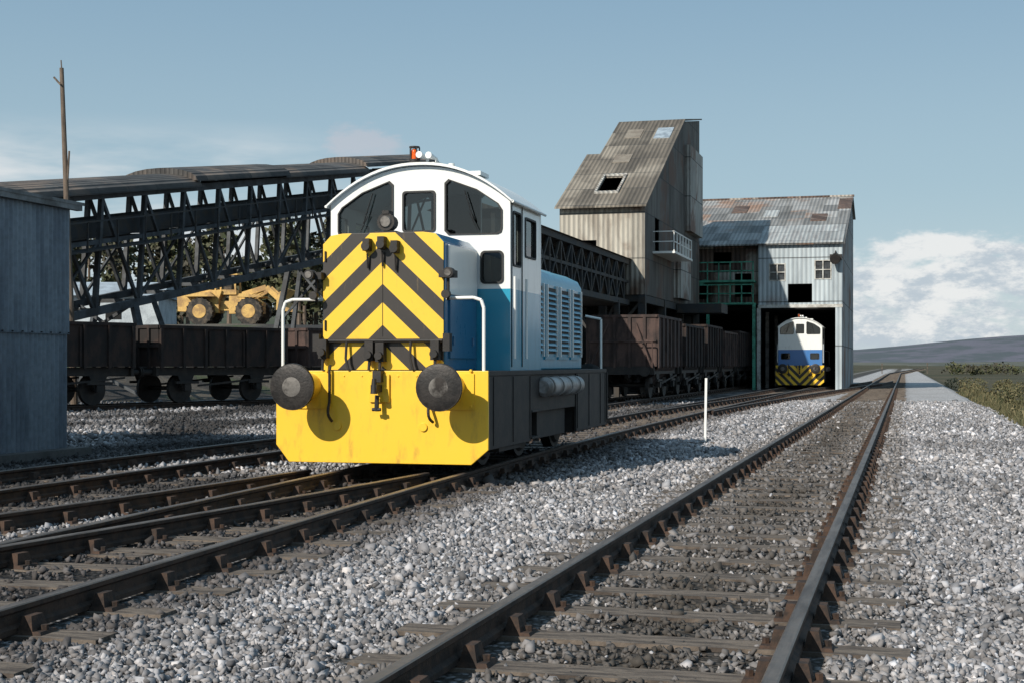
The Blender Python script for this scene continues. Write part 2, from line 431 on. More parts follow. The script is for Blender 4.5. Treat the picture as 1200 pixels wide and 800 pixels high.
def roofz(x,hw,ze,za): return za-(za-ze)*(abs(x)/hw)**2.2
def loco(name,x,y,rz,second=False):
    e=empty(name,(x,y,RT),rz)
    liv=m_liv2 if second else m_liv
    nose=not second
    mb=MB()
    hw=1.285
    outer=[(-hw,1.16),(-hw,.30),(-hw+.16,.10),(hw-.20,.10),(hw,.27),(hw,1.16)]
    mb.prism(outer,'y',0,.035)
    mb.done('buffer_beam_front',m_chev2 if second else m_yel,e,bevel=.006)
    mb=MB(); mb.prism([(-hw,1.10),(-hw,.35),(hw,.35),(hw,1.10)],'y',7.2,7.24); mb.done('buffer_beam_rear',m_blk,e,bevel=.006)
    mb=MB()
    for i in range(-11,12):
        if abs(i)%2==0: mb.cyl((i*.11,-.008,1.10),(i*.11,0.01,1.10),.012,n=8)
    for sx in (-1,1):
        for dz in (-.20,.20):
            for dx in (-.22,.22):
                mb.cyl((sx*.865+dx,-.03,.96+dz),(sx*.865+dx,0.01,.96+dz),.018,n=6)
        mb.box(sx*.865-.26,sx*.865+.26,-.018,-.001,.72,1.13)
        mb.cyl((sx*.865,-.02,.98),(sx*.865,-.22,.98),.155,.14,n=20)
        mb.cyl((sx*.865,-.22,.98),(sx*.865,-.27,.98),.155,.155,n=20)
        mb.cyl((sx*.52,-.02,.52),(sx*.52,.01,.52),.05,n=14)
    mb.box(-.12,.12,-.03,-.001,.80,1.12)
    mb.done('buffer_housings',m_yel,e,smooth=True,bevel=.004)
    mb=MB()
    for yb,s in ((0,-1),(7.24,1)):
        for sx in (-1,1):
            mb.cyl((sx*.865,yb+s*.25,.98),(sx*.865,yb+s*.47,.98),.10,.10,n=20,mi=1)
            mb.cyl((sx*.865,yb+s*.46,.98),(sx*.865,yb+s*.49,.98),.20,.265,n=32,mi=0)
            mb.cyl((sx*.865,yb+s*.49,.98),(sx*.865,yb+s*.525,.98),.265,.262,n=32,mi=0)
            mb.cyl((sx*.865,yb+s*.525,.98),(sx*.865,yb+s*.537,.98),.255,.20,n=32,mi=0)
            mb.cyl((sx*.865,yb+s*.537,.98),(sx*.865,yb+s*.541,.98),.11,.05,n=24,mi=2)
        ya,yb_=sorted((yb,yb+s*.22))
        mb.box(-.035,.035,ya,yb_,.92,1.0,1)
        mb.cyl((0,yb+s*.21,.90),(0,yb+s*.20,1.07),.04,.025,n=10,mi=1)
        mb.cyl((0,yb+s*.10,.88),(0,yb+s*.12,.70),.028,n=8,mi=1)
        mb.cyl((-.05,yb+s*.12,.72),(.05,yb+s*.12,.72),.02,n=8,mi=1)
    mb.done('buffers_and_coupling',[m_buf,m_blk,m_stl],e,smooth=True)
    mb=MB()
    def hose(x0,z0,dx,dz,sag=.18):
        pts=[(x0+dx*i/8, -.05-.08*math.sin(math.pi*i/8), z0+dz*i/8-sag*math.sin(math.pi*i/8)) for i in range(9)]
        mb.tube(pts,.017,8)
    hose(-.60,.80,.03,-.22,.02); hose(.60,.78,.05,-.20,.03)
    mb.tube([(-.60,-.05,.80),(-.60,-.05,1.16),(-.60,-.02,1.22)],.017)
    mb.cyl((.60,-.01,.80),(.60,-.10,.80),.035,n=10)
    mb.box(-.05,.05,-.12,-.001,1.03,1.16)
    if nose:
        mb.tube([(-.74,.03,1.50),(.74,.03,1.50)],.022)
        for xx,zz in ((-.70,1.40),(-.13,1.37),(.0,1.36),(.66,1.38)):
            mb.box(xx-.05,xx+.05,-.03,.082,zz-.10,zz+.12); mb.cyl((xx,-.08,zz-.03),(xx,.0,zz-.03),.045,n=12)
            mb.cyl((xx,0,zz-.09),(xx,-.02,1.17),.018,n=8)
        for xx in (-.42,.36): mb.tube([(xx,.03,1.50),(xx,.0,1.30),(xx+.04,-.02,1.17)],.016)
        for xx,zz in ((-.17,2.58),(.17,2.55),(.01,2.60)):
            mb.box(xx-.04,xx+.04,-.02,.082,zz-.05,zz+.09)
            mb.cyl((xx,-.04,zz),(xx,.05,zz),.05,n=14)
            mb.cyl((xx,.04,zz-.08),(xx,.06,zz-.25),.012,n=6)
        for sx in (-1,1):
            mb.box(sx*.80-.09,sx*.80+.09,-.03,.12,2.21,2.29); mb.cyl((sx*.84,-.10,2.26),(sx*.84,.02,2.26),.06,n=14)
            mb.cyl((sx*.80,0,2.02),(sx*.80,-.07,2.02),.05,n=12)
            mb.cyl((sx*.80,.05,2.26),(sx*.80,.05,1.95),.018,n=8)
            mb.box(sx*.79-.04,sx*.79+.04,0,.1,1.38,1.58)
    mb.done('front_pipes_and_brackets',m_blk,e,smooth=True)
    mb=MB()
    if nose:
        mb.cyl((.02,.128,2.87),(.02,.11,2.87),.075,.06,n=18,mi=0)
        for sx in (-1,1): mb.cyl((sx*.84,-.101,2.26),(sx*.84,-.11,2.26),.04,n=12,mi=0)
        mb.done('lamp_lenses',m_stl,e,smooth=True)
        mb=MB(); mb.cyl((.02,.32,2.87),(.02,.13,2.87),.09,.105,n=18); mb.box(-.02,.05,.18,.28,2.73,2.80); mb.box(-.12,.14,.14,.34,2.742,2.765); mb.box(-.02,.06,.12,.3,2.96,3.0); mb.done('headlamp',m_blk,e,smooth=True)
    mb=MB()
    mb.box(-1.27,1.27,.04,7.2,1.10,1.158)
    for sx in (-1,1):
        mb.box(sx*1.24-.02,sx*1.24+.02,.04,2.1,.26,1.10); mb.box(sx*1.22-.02,sx*1.22+.02,2.1,4.9,.62,1.10); mb.box(sx*1.24-.02,sx*1.24+.02,4.9,7.2,.26,1.10)
        mb.box(sx*.55-.03,sx*.55+.03,.05,7.2,.35,1.10)
        for ys_ in (2.2,6.6):
            for zz in (.28,.62):
                mb.box(sx*1.14-.12,sx*1.14+.12,ys_,ys_+.45,zz,zz+.03)
            mb.box(sx*1.03-.012,sx*1.03+.012,ys_,ys_+.45,.28,1.1)
        mb.box(sx*1.05-.16,sx*1.05+.16,.75,1.75,.20,1.02)
        mb.box(sx*1.05-.16,sx*1.05+.16,4.95,6.2,.24,.95)
        mb.box(sx*1.05-.10,sx*1.05+.10,2.9,4.6,.25,.7)
        for q in (.3,1.2,2.05,4.95,5.8,6.7,7.1): mb.box(sx*1.265-.006,sx*1.265+.006,q,q+.05,.30,1.09)
    mb.box(-.5,.5,.3,6.9,.40,1.0)
    mb.done('underframe',m_blk,e,bevel=.008)
    mb=MB()
    for yw in (1.45,3.25,5.4):
        for sx in (-1,1):
            mb.cyl((sx*.68,yw,.5),(sx*.82,yw,.5),.50,.50,n=32)
            mb.cyl((sx*.82,yw,.5),(sx*.86,yw,.5),.44,.40,n=32)
            mb.cyl((sx*.86,yw,.5),(sx*.98,yw,.5),.11,n=14)
        mb.cyl((-.7,yw,.5),(.7,yw,.5),.09,n=12)
    for sx in (-1,1): mb.beam((sx*.96,1.45,.38),(sx*.96,5.4,.38),.05,.11)
    mb.done('wheels_and_rods',m_blk,e,smooth=True)
    mb=MB()
    for sx in (-1,1):
        mb.cyl((sx*1.29,2.7,.94),(sx*1.29,4.75,.94),.125,n=20); 
        for q in (2.8,3.35,3.9,4.45): mb.cyl((sx*1.29,q,.94),(sx*1.29,q+.05,.94),.137,n=20)
        mb.cyl((sx*1.29,2.66,.94),(sx*1.29,2.7,.94),.08,.125,n=20)
    mb.done('air_tanks',m_tank,e,smooth=True)
    cf=1.42 if nose else .35; cr=3.05 if nose else 2.6
    if nose:
        mb=MB(); hw=.745; zt=2.74
        prof=[(-hw,1.158),(hw,1.158),(hw,zt-.12),(hw-.10,zt-.02),(hw-.25,zt),(-hw+.25,zt),(-hw+.10,zt-.02),(-hw,zt-.12)]
        mb.prism(prof,'y',.10,cf)
        mb.done('nose_hood',m_blue,e,smooth=True,bevel=.015)
        mb=MB()
        prof2=[(x_*.985,z_ if z_>1.2 else z_+.01) for x_,z_ in prof]
        mb.prism(prof2,'y',.085,.099); mb.done('nose_front_panel',m_chev,e,bevel=.004)
        mb=MB()
        for sx in (-1,1):
            mb.box(sx*(hw+.012)-.011,sx*(hw+.012)+.011,.25,1.30,1.30,1.98)
            mb.box(sx*(hw+.012)-.011,sx*(hw+.012)+.011,.20,1.36,2.03,2.60,1)  # white upper panel paints in the pale reflection on the nose side
            for q in (.35,1.15): mb.cyl((sx*(hw+.03),q,1.45),(sx*(hw+.03),q,1.55),.015,n=8)
        # seams, hinges and grab handle on nose front
        for zz in (1.62,2.42): mb.cyl((-.70,.075,zz),(-.70,.075,zz+.12),.012,n=6,mi=2)
        mb.box(-.004,.004,.080,.086,1.55,2.48,2)
        mb.done('nose_doors_and_painted_sheen',[m_blue,m_white,m_blk],e,bevel=.006)
    HW=1.17; ze=3.24; za=3.68
    def arcpts(hw,ze,za,n=18): return [(hw-2*hw*i/n,roofz(hw-2*hw*i/n,hw,ze,za)) for i in range(n+1)]
    outer=[(-HW,1.158),(HW,1.158)]+arcpts(HW,ze,za)
    def wtop(x): return roofz(x,HW,ze,za)-.17
    def sidewin(s):
        a,b=.35,1.06
        pts=[(a+.05,2.83),(b-.06,2.83),(b-.015,2.85),(b,2.90),(b,wtop(b)-.04),(b-.05,wtop(b-.05)),(.75,wtop(.75)+.02),(a+.05,wtop(a)+.015),(a,wtop(a)-.03),(a,2.88)]
        return [(s*q[0],q[1]) for q in (pts if s>0 else pts[::-1])]
    wins=[sidewin(-1),rr(-.20,.20,2.88,3.36,.04),sidewin(1)]
    lows=[rr(s*.94-.13,s*.94+.13,2.23,2.60,.05) for s in (-1,1)] if nose else [rr(-1,-.55,1.5,1.8,.05),rr(.55,1.0,1.5,1.8,.05)]
    sw=(rr(cf+.14,cf+.50,2.45,3.10,.04),rr(cf+.76,cf+1.30,2.60,3.08,.04))
    mb=MB()
    mb.wall(outer,wins+lows,'y',cf,cf+.05)
    mb.wall(outer,[sidewin(-1),sidewin(1)],'y',cr-.05,cr)
    for s in (-1,1):
        x0,x1=(HW-.045,HW-.001) if s>0 else (-HW+.001,-HW+.045)
        mb.wall(rect(cf+.05,cr-.05,1.158,ze),list(sw),'x',x0,x1)
    mb.done('cab_body',liv,e)
    mb=MB()
    def ring(pl,w=.018):
        c=(sum(p[0] for p in pl)/len(pl),sum(p[1] for p in pl)/len(pl))
        xr=max(abs(p[0]-c[0]) for p in pl); zr=max(abs(p[1]-c[1]) for p in pl)
        o2=[(c[0]+(p[0]-c[0])*(1+w/xr),c[1]+(p[1]-c[1])*(1+w/zr)) for p in pl]
        i2=[(c[0]+(p[0]-c[0])*(1-.3*w/xr),c[1]+(p[1]-c[1])*(1-.3*w/zr)) for p in pl]
        return o2,i2
    for pl in wins+lows:
        o2,i2=ring(pl); mb.wall(o2,[i2],'y',cf-.014,cf+.03)
    for s in (-1,1):
        xa,xb_=(HW-.03,HW+.012) if s>0 else (-HW-.012,-HW+.03)
        for pl in sw:
            o2,i2=ring(pl); mb.wall(o2,[i2],'x',xa,xb_)
        xa,xb_=(HW,HW+.008) if s>0 else (-HW-.008,-HW)
        for q in (cf+.06,cf+.58): mb.box(xa,xb_,q,q+.018,1.2,3.2)
    mb.done('window_rubbers',m_rub,e)
    mb=MB()
    for pl in wins+lows: mb.poly([(q[0],cf+.028,q[1]) for q in pl])
    for s in (-1,1):
        for pl in sw: mb.poly([(s*(HW-.022),q[0],q[1]) for q in pl])
    for pl in (sidewin(-1),sidewin(1)): mb.poly([(q[0],cr-.02,q[1]) for q in pl])
    mb.done('window_glass',m_glass,e,recalc=False)
    mb=MB()
    mb.box(-.9,.9,cf+.10,cf+.55,1.2,2.55); mb.box(.35,.85,cr-.6,cr-.2,1.9,2.75); mb.box(-.85,-.35,cr-.6,cr-.2,1.9,2.75)
    mb.cyl((-.5,cf+.9,2.5),(-.5,cf+.9,2.8),.14,.12,n=12); mb.box(-HW+.06,HW-.06,cf+.06,cr-.06,1.16,1.2)
    mb.box(-HW+.06,HW-.06,cr-.09,cr-.055,1.2,2.80); mb.box(-.33,.33,cr-.09,cr-.055,2.8,3.5)
    mb.done('cab_interior',m_int,e)
    mb=MB()
    for s in (-1,1):
        mb.tube([(s*.60,cf-.03,3.36),(s*.72,cf-.04,2.98)],.008,6)
        mb.tube([(s*.66,cf-.035,3.08),(s*.76,cf-.035,2.88)],.007,6)
    mb.done('wipers',m_rub,e)
    mb=MB(); A=arcpts(HW+.045,ze-.02,za+.045,24); B=arcpts(HW+.03,ze-.03,za+.012,24)
    mb.prism(A+B[::-1],'y',cf-.07,cr+.07); 
    for s in (-1,1): mb.tube([(s*(HW+.045),cf-.06,ze-.03),(s*(HW+.045),cr+.06,ze-.03)],.018,8)
    for xx in (-.45,.55): 
        zz=roofz(xx,HW,ze,za)+.045; mb.box(xx-.10,xx+.10,cf+.5,cf+.9,zz-.02,zz+.03)
    mb.done('cab_roof',m_white,e,smooth=True)
    mb=MB()
    mb.cyl((-.06,cf+.0,3.72),(-.06,cf+.0,3.77),.065,.065,n=14,mi=1); mb.cyl((-.06,cf+.0,3.77),(-.06,cf+.0,3.86),.050,.045,n=14,mi=0); mb.ball((-.06,cf+.0,3.86),.044,0,10)
    for k in range(5):
        a=k*math.pi/2.5+.4; mb.cyl((-.06+.062*math.cos(a),cf+.062*math.sin(a),3.75),(-.06+.062*math.cos(a),cf+.062*math.sin(a),3.92),.009,n=5,mi=1)
    mb.cyl((-.06,cf,3.915),(-.06,cf,3.93),.066,n=14,mi=1)
    for s,yy in ((.06,.15),(.16,.22)):
        mb.cyl((s,cf+yy,3.80),(s-.02,cf+yy-.28,3.81),.016,.042,n=14,mi=2); mb.cyl((s,cf+yy,3.70),(s,cf+yy,3.79),.02,n=8,mi=2)
    mb.box(.0,.22,cf+.14,cf+.26,3.70,3.75,2); mb.cyl((.30,cf+.4,3.68),(.30,cf+.4,3.76),.04,n=10,mi=2)
    mb.done('beacon_and_horns',[m_org,m_blk,m_white],e,smooth=True)
    mb=MB(); hw=.93; zt=2.62
    prof=[(-hw,1.158),(hw,1.158),(hw,zt-.20),(hw-.06,zt-.09),(hw-.25,zt),(-hw+.25,zt),(-hw+.06,zt-.09),(-hw,zt-.20)]
    mb.prism(prof,'y',cr,6.85)
    mb.done('engine_bonnet',m_blue2 if second else m_teal,e,smooth=True,bevel=.02)
    mb=MB()
    for s in (-1,1):
        for k in range(4):
            y0=cr+.32+k*.86
            mb.box(s*(hw+.012)-.012,s*(hw+.012)+.012,y0,y0+.70,1.30,2.36,0)
            mb.box(s*(hw+.026)-.002,s*(hw+.026)+.002,y0+.06,y0+.64,1.38,2.32,2)
            for j in range(12):
                z0=1.42+j*.073
                mb.hexa([(s*(hw+.029),y0+.08,z0),(s*(hw+.029),y0+.62,z0),(s*(hw+.060),y0+.62,z0),(s*(hw+.060),y0+.08,z0),
                         (s*(hw+.029),y0+.08,z0+.04),(s*(hw+.029),y0+.62,z0+.04),(s*(hw+.036),y0+.62,z0+.035),(s*(hw+.036),y0+.08,z0+.035)],0)
            for q in (y0+.02,y0+.65): mb.box(s*(hw+.04)-.016,s*(hw+.04)+.016,q,q+.04,1.34,2.36,1)
    mb.cyl((.3,4.6,2.60),(.3,4.6,2.86),.11,.10,n=16,mi=2); mb.box(-.5,.5,5.7,6.5,2.615,2.68,0)
    mb.done('bonnet_louvres',[m_blue2 if second else m_teal,m_white if not second else m_blue2,m_blk],e)
    mb=MB()
    if nose:
        for s in (-1,1):
            mb.tube([(s*1.22,.05,1.16),(s*1.22,.05,1.86),(s*1.19,.05,1.95),(s*1.10,.05,1.98),(s*.76,.12,1.98)],.020,10)
    for s in (-1,1):
        for q in (cf+.03,cf+.62): mb.tube([(s*(HW+.05),q,1.3),(s*(HW+.05),q,2.3)],.016,8)
        mb.tube([(s*1.20,7.1,1.16),(s*1.20,7.1,1.95),(s*.95,7.05,2.0)],.018,8)
    mb.done('hand_rails',m_white,e,smooth=True)
    return e
loco('shunting_locomotive',-5.79,15.3,R(.9))
loco('shunting_locomotive',-5.45,78.0,0,second=True)

# ------------------------------------------------------------ wagons
m_wag=M('rusted_wagon_steel',(.040,.023,.018),(.017,.013,.012),1.2,.85,0,.5,20,lo=.4,hi=.6,stretch=(2,2,1))
m_wag2=M('bauxite_wagon_paint',(.080,.048,.040),(.030,.020,.018),1.2,.8,0,.4,20,lo=.42,hi=.62,stretch=(2,2,.7))
m_coal=M('coal',(.015,.015,.016),(.03,.03,.03),6,.6,0,1.0,9)
def wagon(x,y,rz,h=2.35,L=5.4,mat=m_wag,hopper=False,load=False):
    e=empty('mineral_wagon',(x,y,RT),rz)
    w=1.22; mb=MB(); zb=1.15
    for s in (-1,1):
        mb.box(s*w-.02,s*w+.02,0,L,zb,h)
        mb.box(s*(w+.03)-.035,s*(w+.03)+.035,-.02,L+.02,h-.09,h+.005)
        n=6
        for i in range(n+1):
            q=.06+i*(L-.12)/n; mb.box(s*(w+.055)-.035,s*(w+.055)+.035,q-.05,q+.05,zb-.05,h-.09)
        mb.box(s*(w+.06)-.02,s*(w+.06)+.02,L/2-.75,L/2-.70,zb,h-.15); mb.box(s*(w+.06)-.02,s*(w+.06)+.02,L/2+.70,L/2+.75,zb,h-.15)
    for yy,s in ((0,-1),(L,1)):
        mb.box(-w+.02,w-.02,yy-.02,yy+.02,zb,h)
        mb.box(-w-.03,w+.03,yy+s*.03-.035,yy+s*.03+.035,h-.09,h+.003)
        for q in (-.8,-.27,.27,.8): mb.box(q-.05,q+.05,yy+s*.055-.035,yy+s*.055+.035,zb-.05,h-.09)
        mb.box(-w,w,yy+s*.055-.03,yy+s*.055+.03,(zb+h)/2-.04,(zb+h)/2+.04)
    mb.box(-w+.02,w-.02,.02,L-.02,zb,zb+.05)
    if hopper:
        for s in (-1,1):
            mb.hexa([(s*.5,1.3,.45),(s*.5,L-1.3,.45),(s*w,L-.6,zb),(s*w,.6,zb),(s*.46,1.3,.45),(s*.46,L-1.3,.45),(s*(w-.05),L-.6,zb),(s*(w-.05),.6,zb)])
        for s in (-1,1):
            mb.tube([(s*1.12,-.30,1.1),(s*1.12,-.30,2.0),(s*.1,-.30,2.0)],.022,6); mb.beam((s*1.1,-.3,1.12),(s*.5,-.05,h-.3),.05,.05)
    mb.done('body',mat,e)
    if load:
        mb=MB(); nx,ny=8,16
        for j in range(ny+1):
            for i in range(nx+1):
                mb.v.append((-w+.03+(2*w-.06)*i/nx,.03+(L-.06)*j/ny,h-.45+.3*math.sin(math.pi*i/nx)*math.sin(math.pi*((j*2)%ny)/ny)+random.uniform(0,.08)))
        for j in range(ny):
            for i in range(nx):
                a=j*(nx+1)+i; mb.f.append((a,a+1,a+nx+2,a+nx+1)); mb.m.append(0)
        mb.done('coal_load',m_coal,e,recalc=False)
    mb=MB()
    for s in (-1,1):
        mb.box(s*1.0-.05,s*1.0+.05,-.02,L+.02,.88,1.13)
        for q in (L*.22,L*.78):
            mb.hexa([(s*1.05-.02,q-.32,.88),(s*1.05+.02,q-.32,.88),(s*1.05+.02,q+.32,.88),(s*1.05-.02,q+.32,.88),(s*1.05-.02,q-.10,.38),(s*1.05+.02,q-.10,.38),(s*1.05+.02,q+.10,.38),(s*1.05-.02,q+.10,.38)])
            mb.box(s*1.08-.09,s*1.08+.09,q-.12,q+.12,.40,.60)
            mb.box(s*1.12-.04,s*1.12+.04,q-.45,q+.45,.62,.70)
        mb.beam((s*1.12,L*.3,.55),(s*1.12,L*.95,.82),.03,.06)
        for yy,d in ((0,-1),(L,1)):
            mb.cyl((s*.865,yy+d*.02,.98),(s*.865,yy+d*.42,.98),.10,.08,n=12); mb.cyl((s*.865,yy+d*.42,.98),(s*.865,yy+d*.46,.98),.18,.18,n=16)
    for yy in (0,L): mb.box(-1.15,1.15,yy-.05,yy+.05,.86,1.14)
    for q in (L*.22,L*.78):
        mb.cyl((-.9,q,.47),(.9,q,.47),.07,n=10)
        for s in (-1,1): mb.cyl((s*.68,q,.47),(s*.80,q,.47),.47,.46,n=24)
    mb.done('underframe_and_wheels',m_blk,e)
    return e
ysL,xsL=smoothX(PL,8,60)
yy=28.0
for i in range(5):
    xx=float(np.interp(yy,ysL,xsL)); x2=float(np.interp(yy+5,ysL,xsL)); a=-math.atan2(x2-xx,5)
    wagon(xx,yy,a,h=2.42+(.04 if i%2 else 0),mat=m_wag2 if i==3 else m_wag,load=(i%2==0)); yy+=6.35*math.cos(a)
yy=49.4
for i in range(6):
    wagon(-9.6,yy,0,h=2.95 if i%2==0 else 2.8,mat=m_wag2 if i<1 or i==3 else m_wag,hopper=True,load=True); yy+=6.4

# ------------------------------------------------------------ left shed
m_shed=M('blue_grey_corrugated_steel',(.20,.235,.275),(.12,.145,.18),1.2,.5,.3,.1,stretch=(1,2,.4),lo=.4,hi=.65)
m_shedroof=M('shed_roof_sheet',(.20,.20,.20),(.09,.085,.08),1.5,.8,0,.2)
e=empty('corrugated_shed')
def corrsheet(mb,y0,y1,z0,z1,X,amp=.020,per=.11,mi=0):
    n=int((y1-y0)/per*8); b=len(mb.v)
    for i in range(n+1):
        yv=y0+(y1-y0)*i/n; xo=X+amp*math.sin(2*math.pi*yv/per)
        mb.v.append((xo,yv,z0)); mb.v.append((xo,yv,z1))
    for i in range(n):
        mb.f.append((b+2*i,b+2*i+2,b+2*i+3,b+2*i+1)); mb.m.append(mi)
mb=MB(); corrsheet(mb,5,19.4,.02,1.92,-12.52); corrsheet(mb,5,19.4,1.86,3.88,-12.478)
o=mb.done('side_wall_sheets',m_shed,e,recalc=False); o.data.shade_smooth()
mb=MB()
mb.wall([(-18.5,0),(-12.56,0),(-12.56,3.85),(-13.8,4.12),(-15.5,4.22),(-17.2,4.12),(-18.5,3.85)],[], 'y',19.3,19.36)
mb.box(-18.5,-18.4,5,19.3,0,3.85); mb.box(-18.4,-12.6,5,5.06,0,3.85)
mb.done('end_and_back_walls',m_shed,e)
mb=MB()
top=[(-18.7,3.84),(-17.2,4.14),(-15.5,4.25),(-13.8,4.14),(-12.35,3.86)]
mb.prism(top+[(q[0],q[1]+.05) for q in top[::-1]],'y',4.8,19.65)
mb.box(-12.46,-12.36,4.8,19.6,3.78,3.88); mb.done('curved_roof',m_shedroof,e)
mb=MB()
for q in range(60): mb.cyl((-12.455,5.2+q*.24,1.88),(-12.43,5.2+q*.24,1.88),.012,n=6)
mb.done('wall_fixings',m_blk,e)
mb=MB(); mb.box(-12.45,-12.2,5,19.6,.0,.12); mb.done('plinth',M('concrete_plinth',(.10,.095,.09),None,2,.9,0,.4),e)

# ------------------------------------------------------------ inclined conveyor
m_iron=M('dark_painted_ironwork',(.026,.029,.033),(.045,.036,.028),2,.7,0,.2)
m_truss=M('weathered_grey_ironwork',(.075,.082,.09),(.035,.036,.038),1.5,.7,0,.2)
m_croof=corr('conveyor_roof_sheet',(.085,.08,.075),(.045,.042,.04),(.13,.10,.08),mode='roof',period=.2,panel=(2,2))
e=empty('inclined_conveyor')
X0,X1=-30.0,-27.6; Y0,Y1=36,81
def zt(y): return 7.35+(y-44)*.158
mb=MB(); dep=4.2
for X in (X0,X1):
    mb.beam((X,Y0,zt(Y0)-.1),(X,Y1,zt(Y1)-.1),.22,.28); mb.beam((X,Y0,zt(Y0)-dep),(X,Y1,zt(Y1)-dep),.20,.28)
    mb.beam((X,Y0,zt(Y0)-1.75),(X,Y1,zt(Y1)-1.75),.12,.16)
    y=Y0; k=0
    while y<Y1-2.9:
        mb.beam((X,y,zt(y)),(X,y-.45,zt(y)-dep),.17,.17)
        mb.beam((X,y,zt(y)-.2),(X,y+2.9-.45,zt(y+2.9)-dep),.11,.13)
        if k%2==0: mb.beam((X,y-.3,zt(y)-dep+.2),(X,y+2.9-.2,zt(y+2.9)-1.8),.08,.10)
        y+=3.0; k+=1
y=Y0
while y<Y1:
    for dz in (0,1.75,dep): mb.beam((X0,y,zt(y)-dz),(X1,y,zt(y)-dz),.12,.14)
    y+=3.0
mb.done('truss',m_truss,e)
mb=MB()
for X in (X0+.35,X1-.35): mb.beam((X,Y0,zt(Y0)-1.25),(X,Y1,zt(Y1)-1.25),.05,.6)
mb.beam(((X0+X1)/2,Y0,zt(Y0)-1.6),((X0+X1)/2,Y1,zt(Y1)-1.6),1.7,.08)
mb.beam((X1+.5,Y0,zt(Y0)-1.95),(X1+.5,Y1,zt(Y1)-1.95),.8,.06)
for i in range(24):
    y=Y0+1+i*1.9; mb.beam((X1+.88,y,zt(y)-1.95),(X1+.88,y,zt(y)-.95),.05,.05)
mb.beam((X1+.88,Y0,zt(Y0)-.95),(X1+.88,Y1,zt(Y1)-.95),.05,.05)
mb.done('trough_and_walkway',m_iron,e)
mb=MB()
segs=[(36,51.5,0),(51.1,60,.18),(59.6,70,.05),(69.6,81.5,.28)]
for a,b,dz in segs:
    n=10; pa=[]
    for i in range(n+1):
        th=math.pi*i/n; pa.append(((X0+X1)/2-1.75*math.cos(th),.02+.55*math.sin(th)))
    for i in range(n):
        q=[(pa[i][0],a,zt(a)+pa[i][1]+dz),(pa[i+1][0],a,zt(a)+pa[i+1][1]+dz),(pa[i+1][0],b,zt(b)+pa[i+1][1]+dz-.05),(pa[i][0],b,zt(b)+pa[i][1]+dz-.05)]
        mb.poly(q); mb.poly([(v[0],v[1],v[2]-.04) for v in q])
    mb.poly([(v[0],a,zt(a)+v[1]+dz) for v in pa]); mb.poly([(v[0],b,zt(b)+v[1]+dz-.05) for v in pa])
mb.done('arched_roof',m_croof,e,recalc=False)
mb=MB()
for y in (39.5,47.2,66.5,74,80.5):
    for X,dx in ((X0,-1.2),(X1,1.2)):
        mb.beam((X,y,zt(y)-dep),(X+dx,y-.6,-.1),.24,.24); mb.beam((X,y+1.4,zt(y)-dep+.2),(X+dx,y+2.0,-.1),.20,.20)
    H=zt(y)-dep
    for f0,f1 in ((.0,.5),(.5,1)):
        mb.beam((X0-1.2*(1-f0),y-.6*(1-f0),H*f0),(X1+1.2*(1-f1),y-.6*(1-f1),H*f1),.11,.11)
        mb.beam((X1+1.2*(1-f0),y-.6*(1-f0),H*f0),(X0-1.2*(1-f1),y-.6*(1-f1),H*f1),.11,.11)
mb.done('trestles',m_truss,e)

e=empty('conveyor_gallery')
mb=MB(); x0,x1,z0,z1=-13.4,-11.6,4.05,5.8
for X in (x0,x1):
    mb.beam((X,40,z0),(X,60.9,z0),.18,.22); mb.beam((X,40,z1),(X,60.9,z1),.18,.22); mb.beam((X,40,z0+.9),(X,60.9,z0+.9),.10,.12)
    for i in range(13):
        y=40+i*1.66; mb.beam((X,y,z0),(X,y,z1),.12,.12)
        if i<12:
            mb.beam((X,y,z0),(X,y+1.66,z1),.09,.09); mb.beam((X,y+1.66,z0),(X,y,z1),.09,.09)
mb.box(x0,x1,40,60.9,z0-.14,z0-.1); mb.box(x0+.45,x0+.5,40,60.9,z0,z1-.3)
for y in (42,51,58.5):
    for X in (x0,x1): mb.beam((X,y,z0),(X,y,0),.22,.22)
    mb.beam((x0,y,0.3),(x1,y,z0),.12,.12); mb.beam((x1,y,.3),(x0,y,z0),.12,.12)
mb.done('truss_and_legs',m_iron,e)
mb=MB(); mb.prism([(x0-.2,z1+.12),(x1+.2,z1+.12),((x0+x1)/2,z1+.5)],'y',39.8,61); mb.done('roof',m_croof,e)

# ------------------------------------------------------------ tower
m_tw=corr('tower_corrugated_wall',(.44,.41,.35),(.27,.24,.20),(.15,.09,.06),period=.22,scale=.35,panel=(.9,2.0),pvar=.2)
m_tws=corr('tower_shaded_side_wall',(.15,.14,.125),(.08,.07,.06),(.12,.07,.05),period=.22,scale=.35,panel=(.9,2.0),pvar=.3)  # darker copy of the front wall, with the side's shade in its colour
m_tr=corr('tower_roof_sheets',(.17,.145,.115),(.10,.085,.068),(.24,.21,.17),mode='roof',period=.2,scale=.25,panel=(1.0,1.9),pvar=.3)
m_bei=corr('beige_cladding',(.48,.47,.43),(.34,.32,.29),(.2,.13,.1),period=.22,scale=.4,panel=(.9,2.0),pvar=.12)
m_skl=M('translucent_roof_light',(.36,.42,.47),(.22,.26,.30),2,.4)
m_dark=M('shade_black_interior',(.012,.012,.012),None,2,.95)  # near-black colour stands in for shade inside the buildings
e=empty('coal_screening_tower')
A0,A1,B0,BR,BE=-14.66,-10.86,61.,72.,78.
ZT=14.75
def troof(y): return 8.35+(y-B0)*(13.75-8.35)/(BR-B0) if y<=BR else 13.75+(y-BR)*(ZT-13.75)/(BE-BR)
mb=MB()
mb.wall([(A0,4.4),(A1,4.4),(A1,8.3),(A0,8.3)],[rect(-14.0,-13.0,5.9,6.8)],'y',B0,B0+.08)
mb.done('front_wall',m_tw,e)
mb=MB()
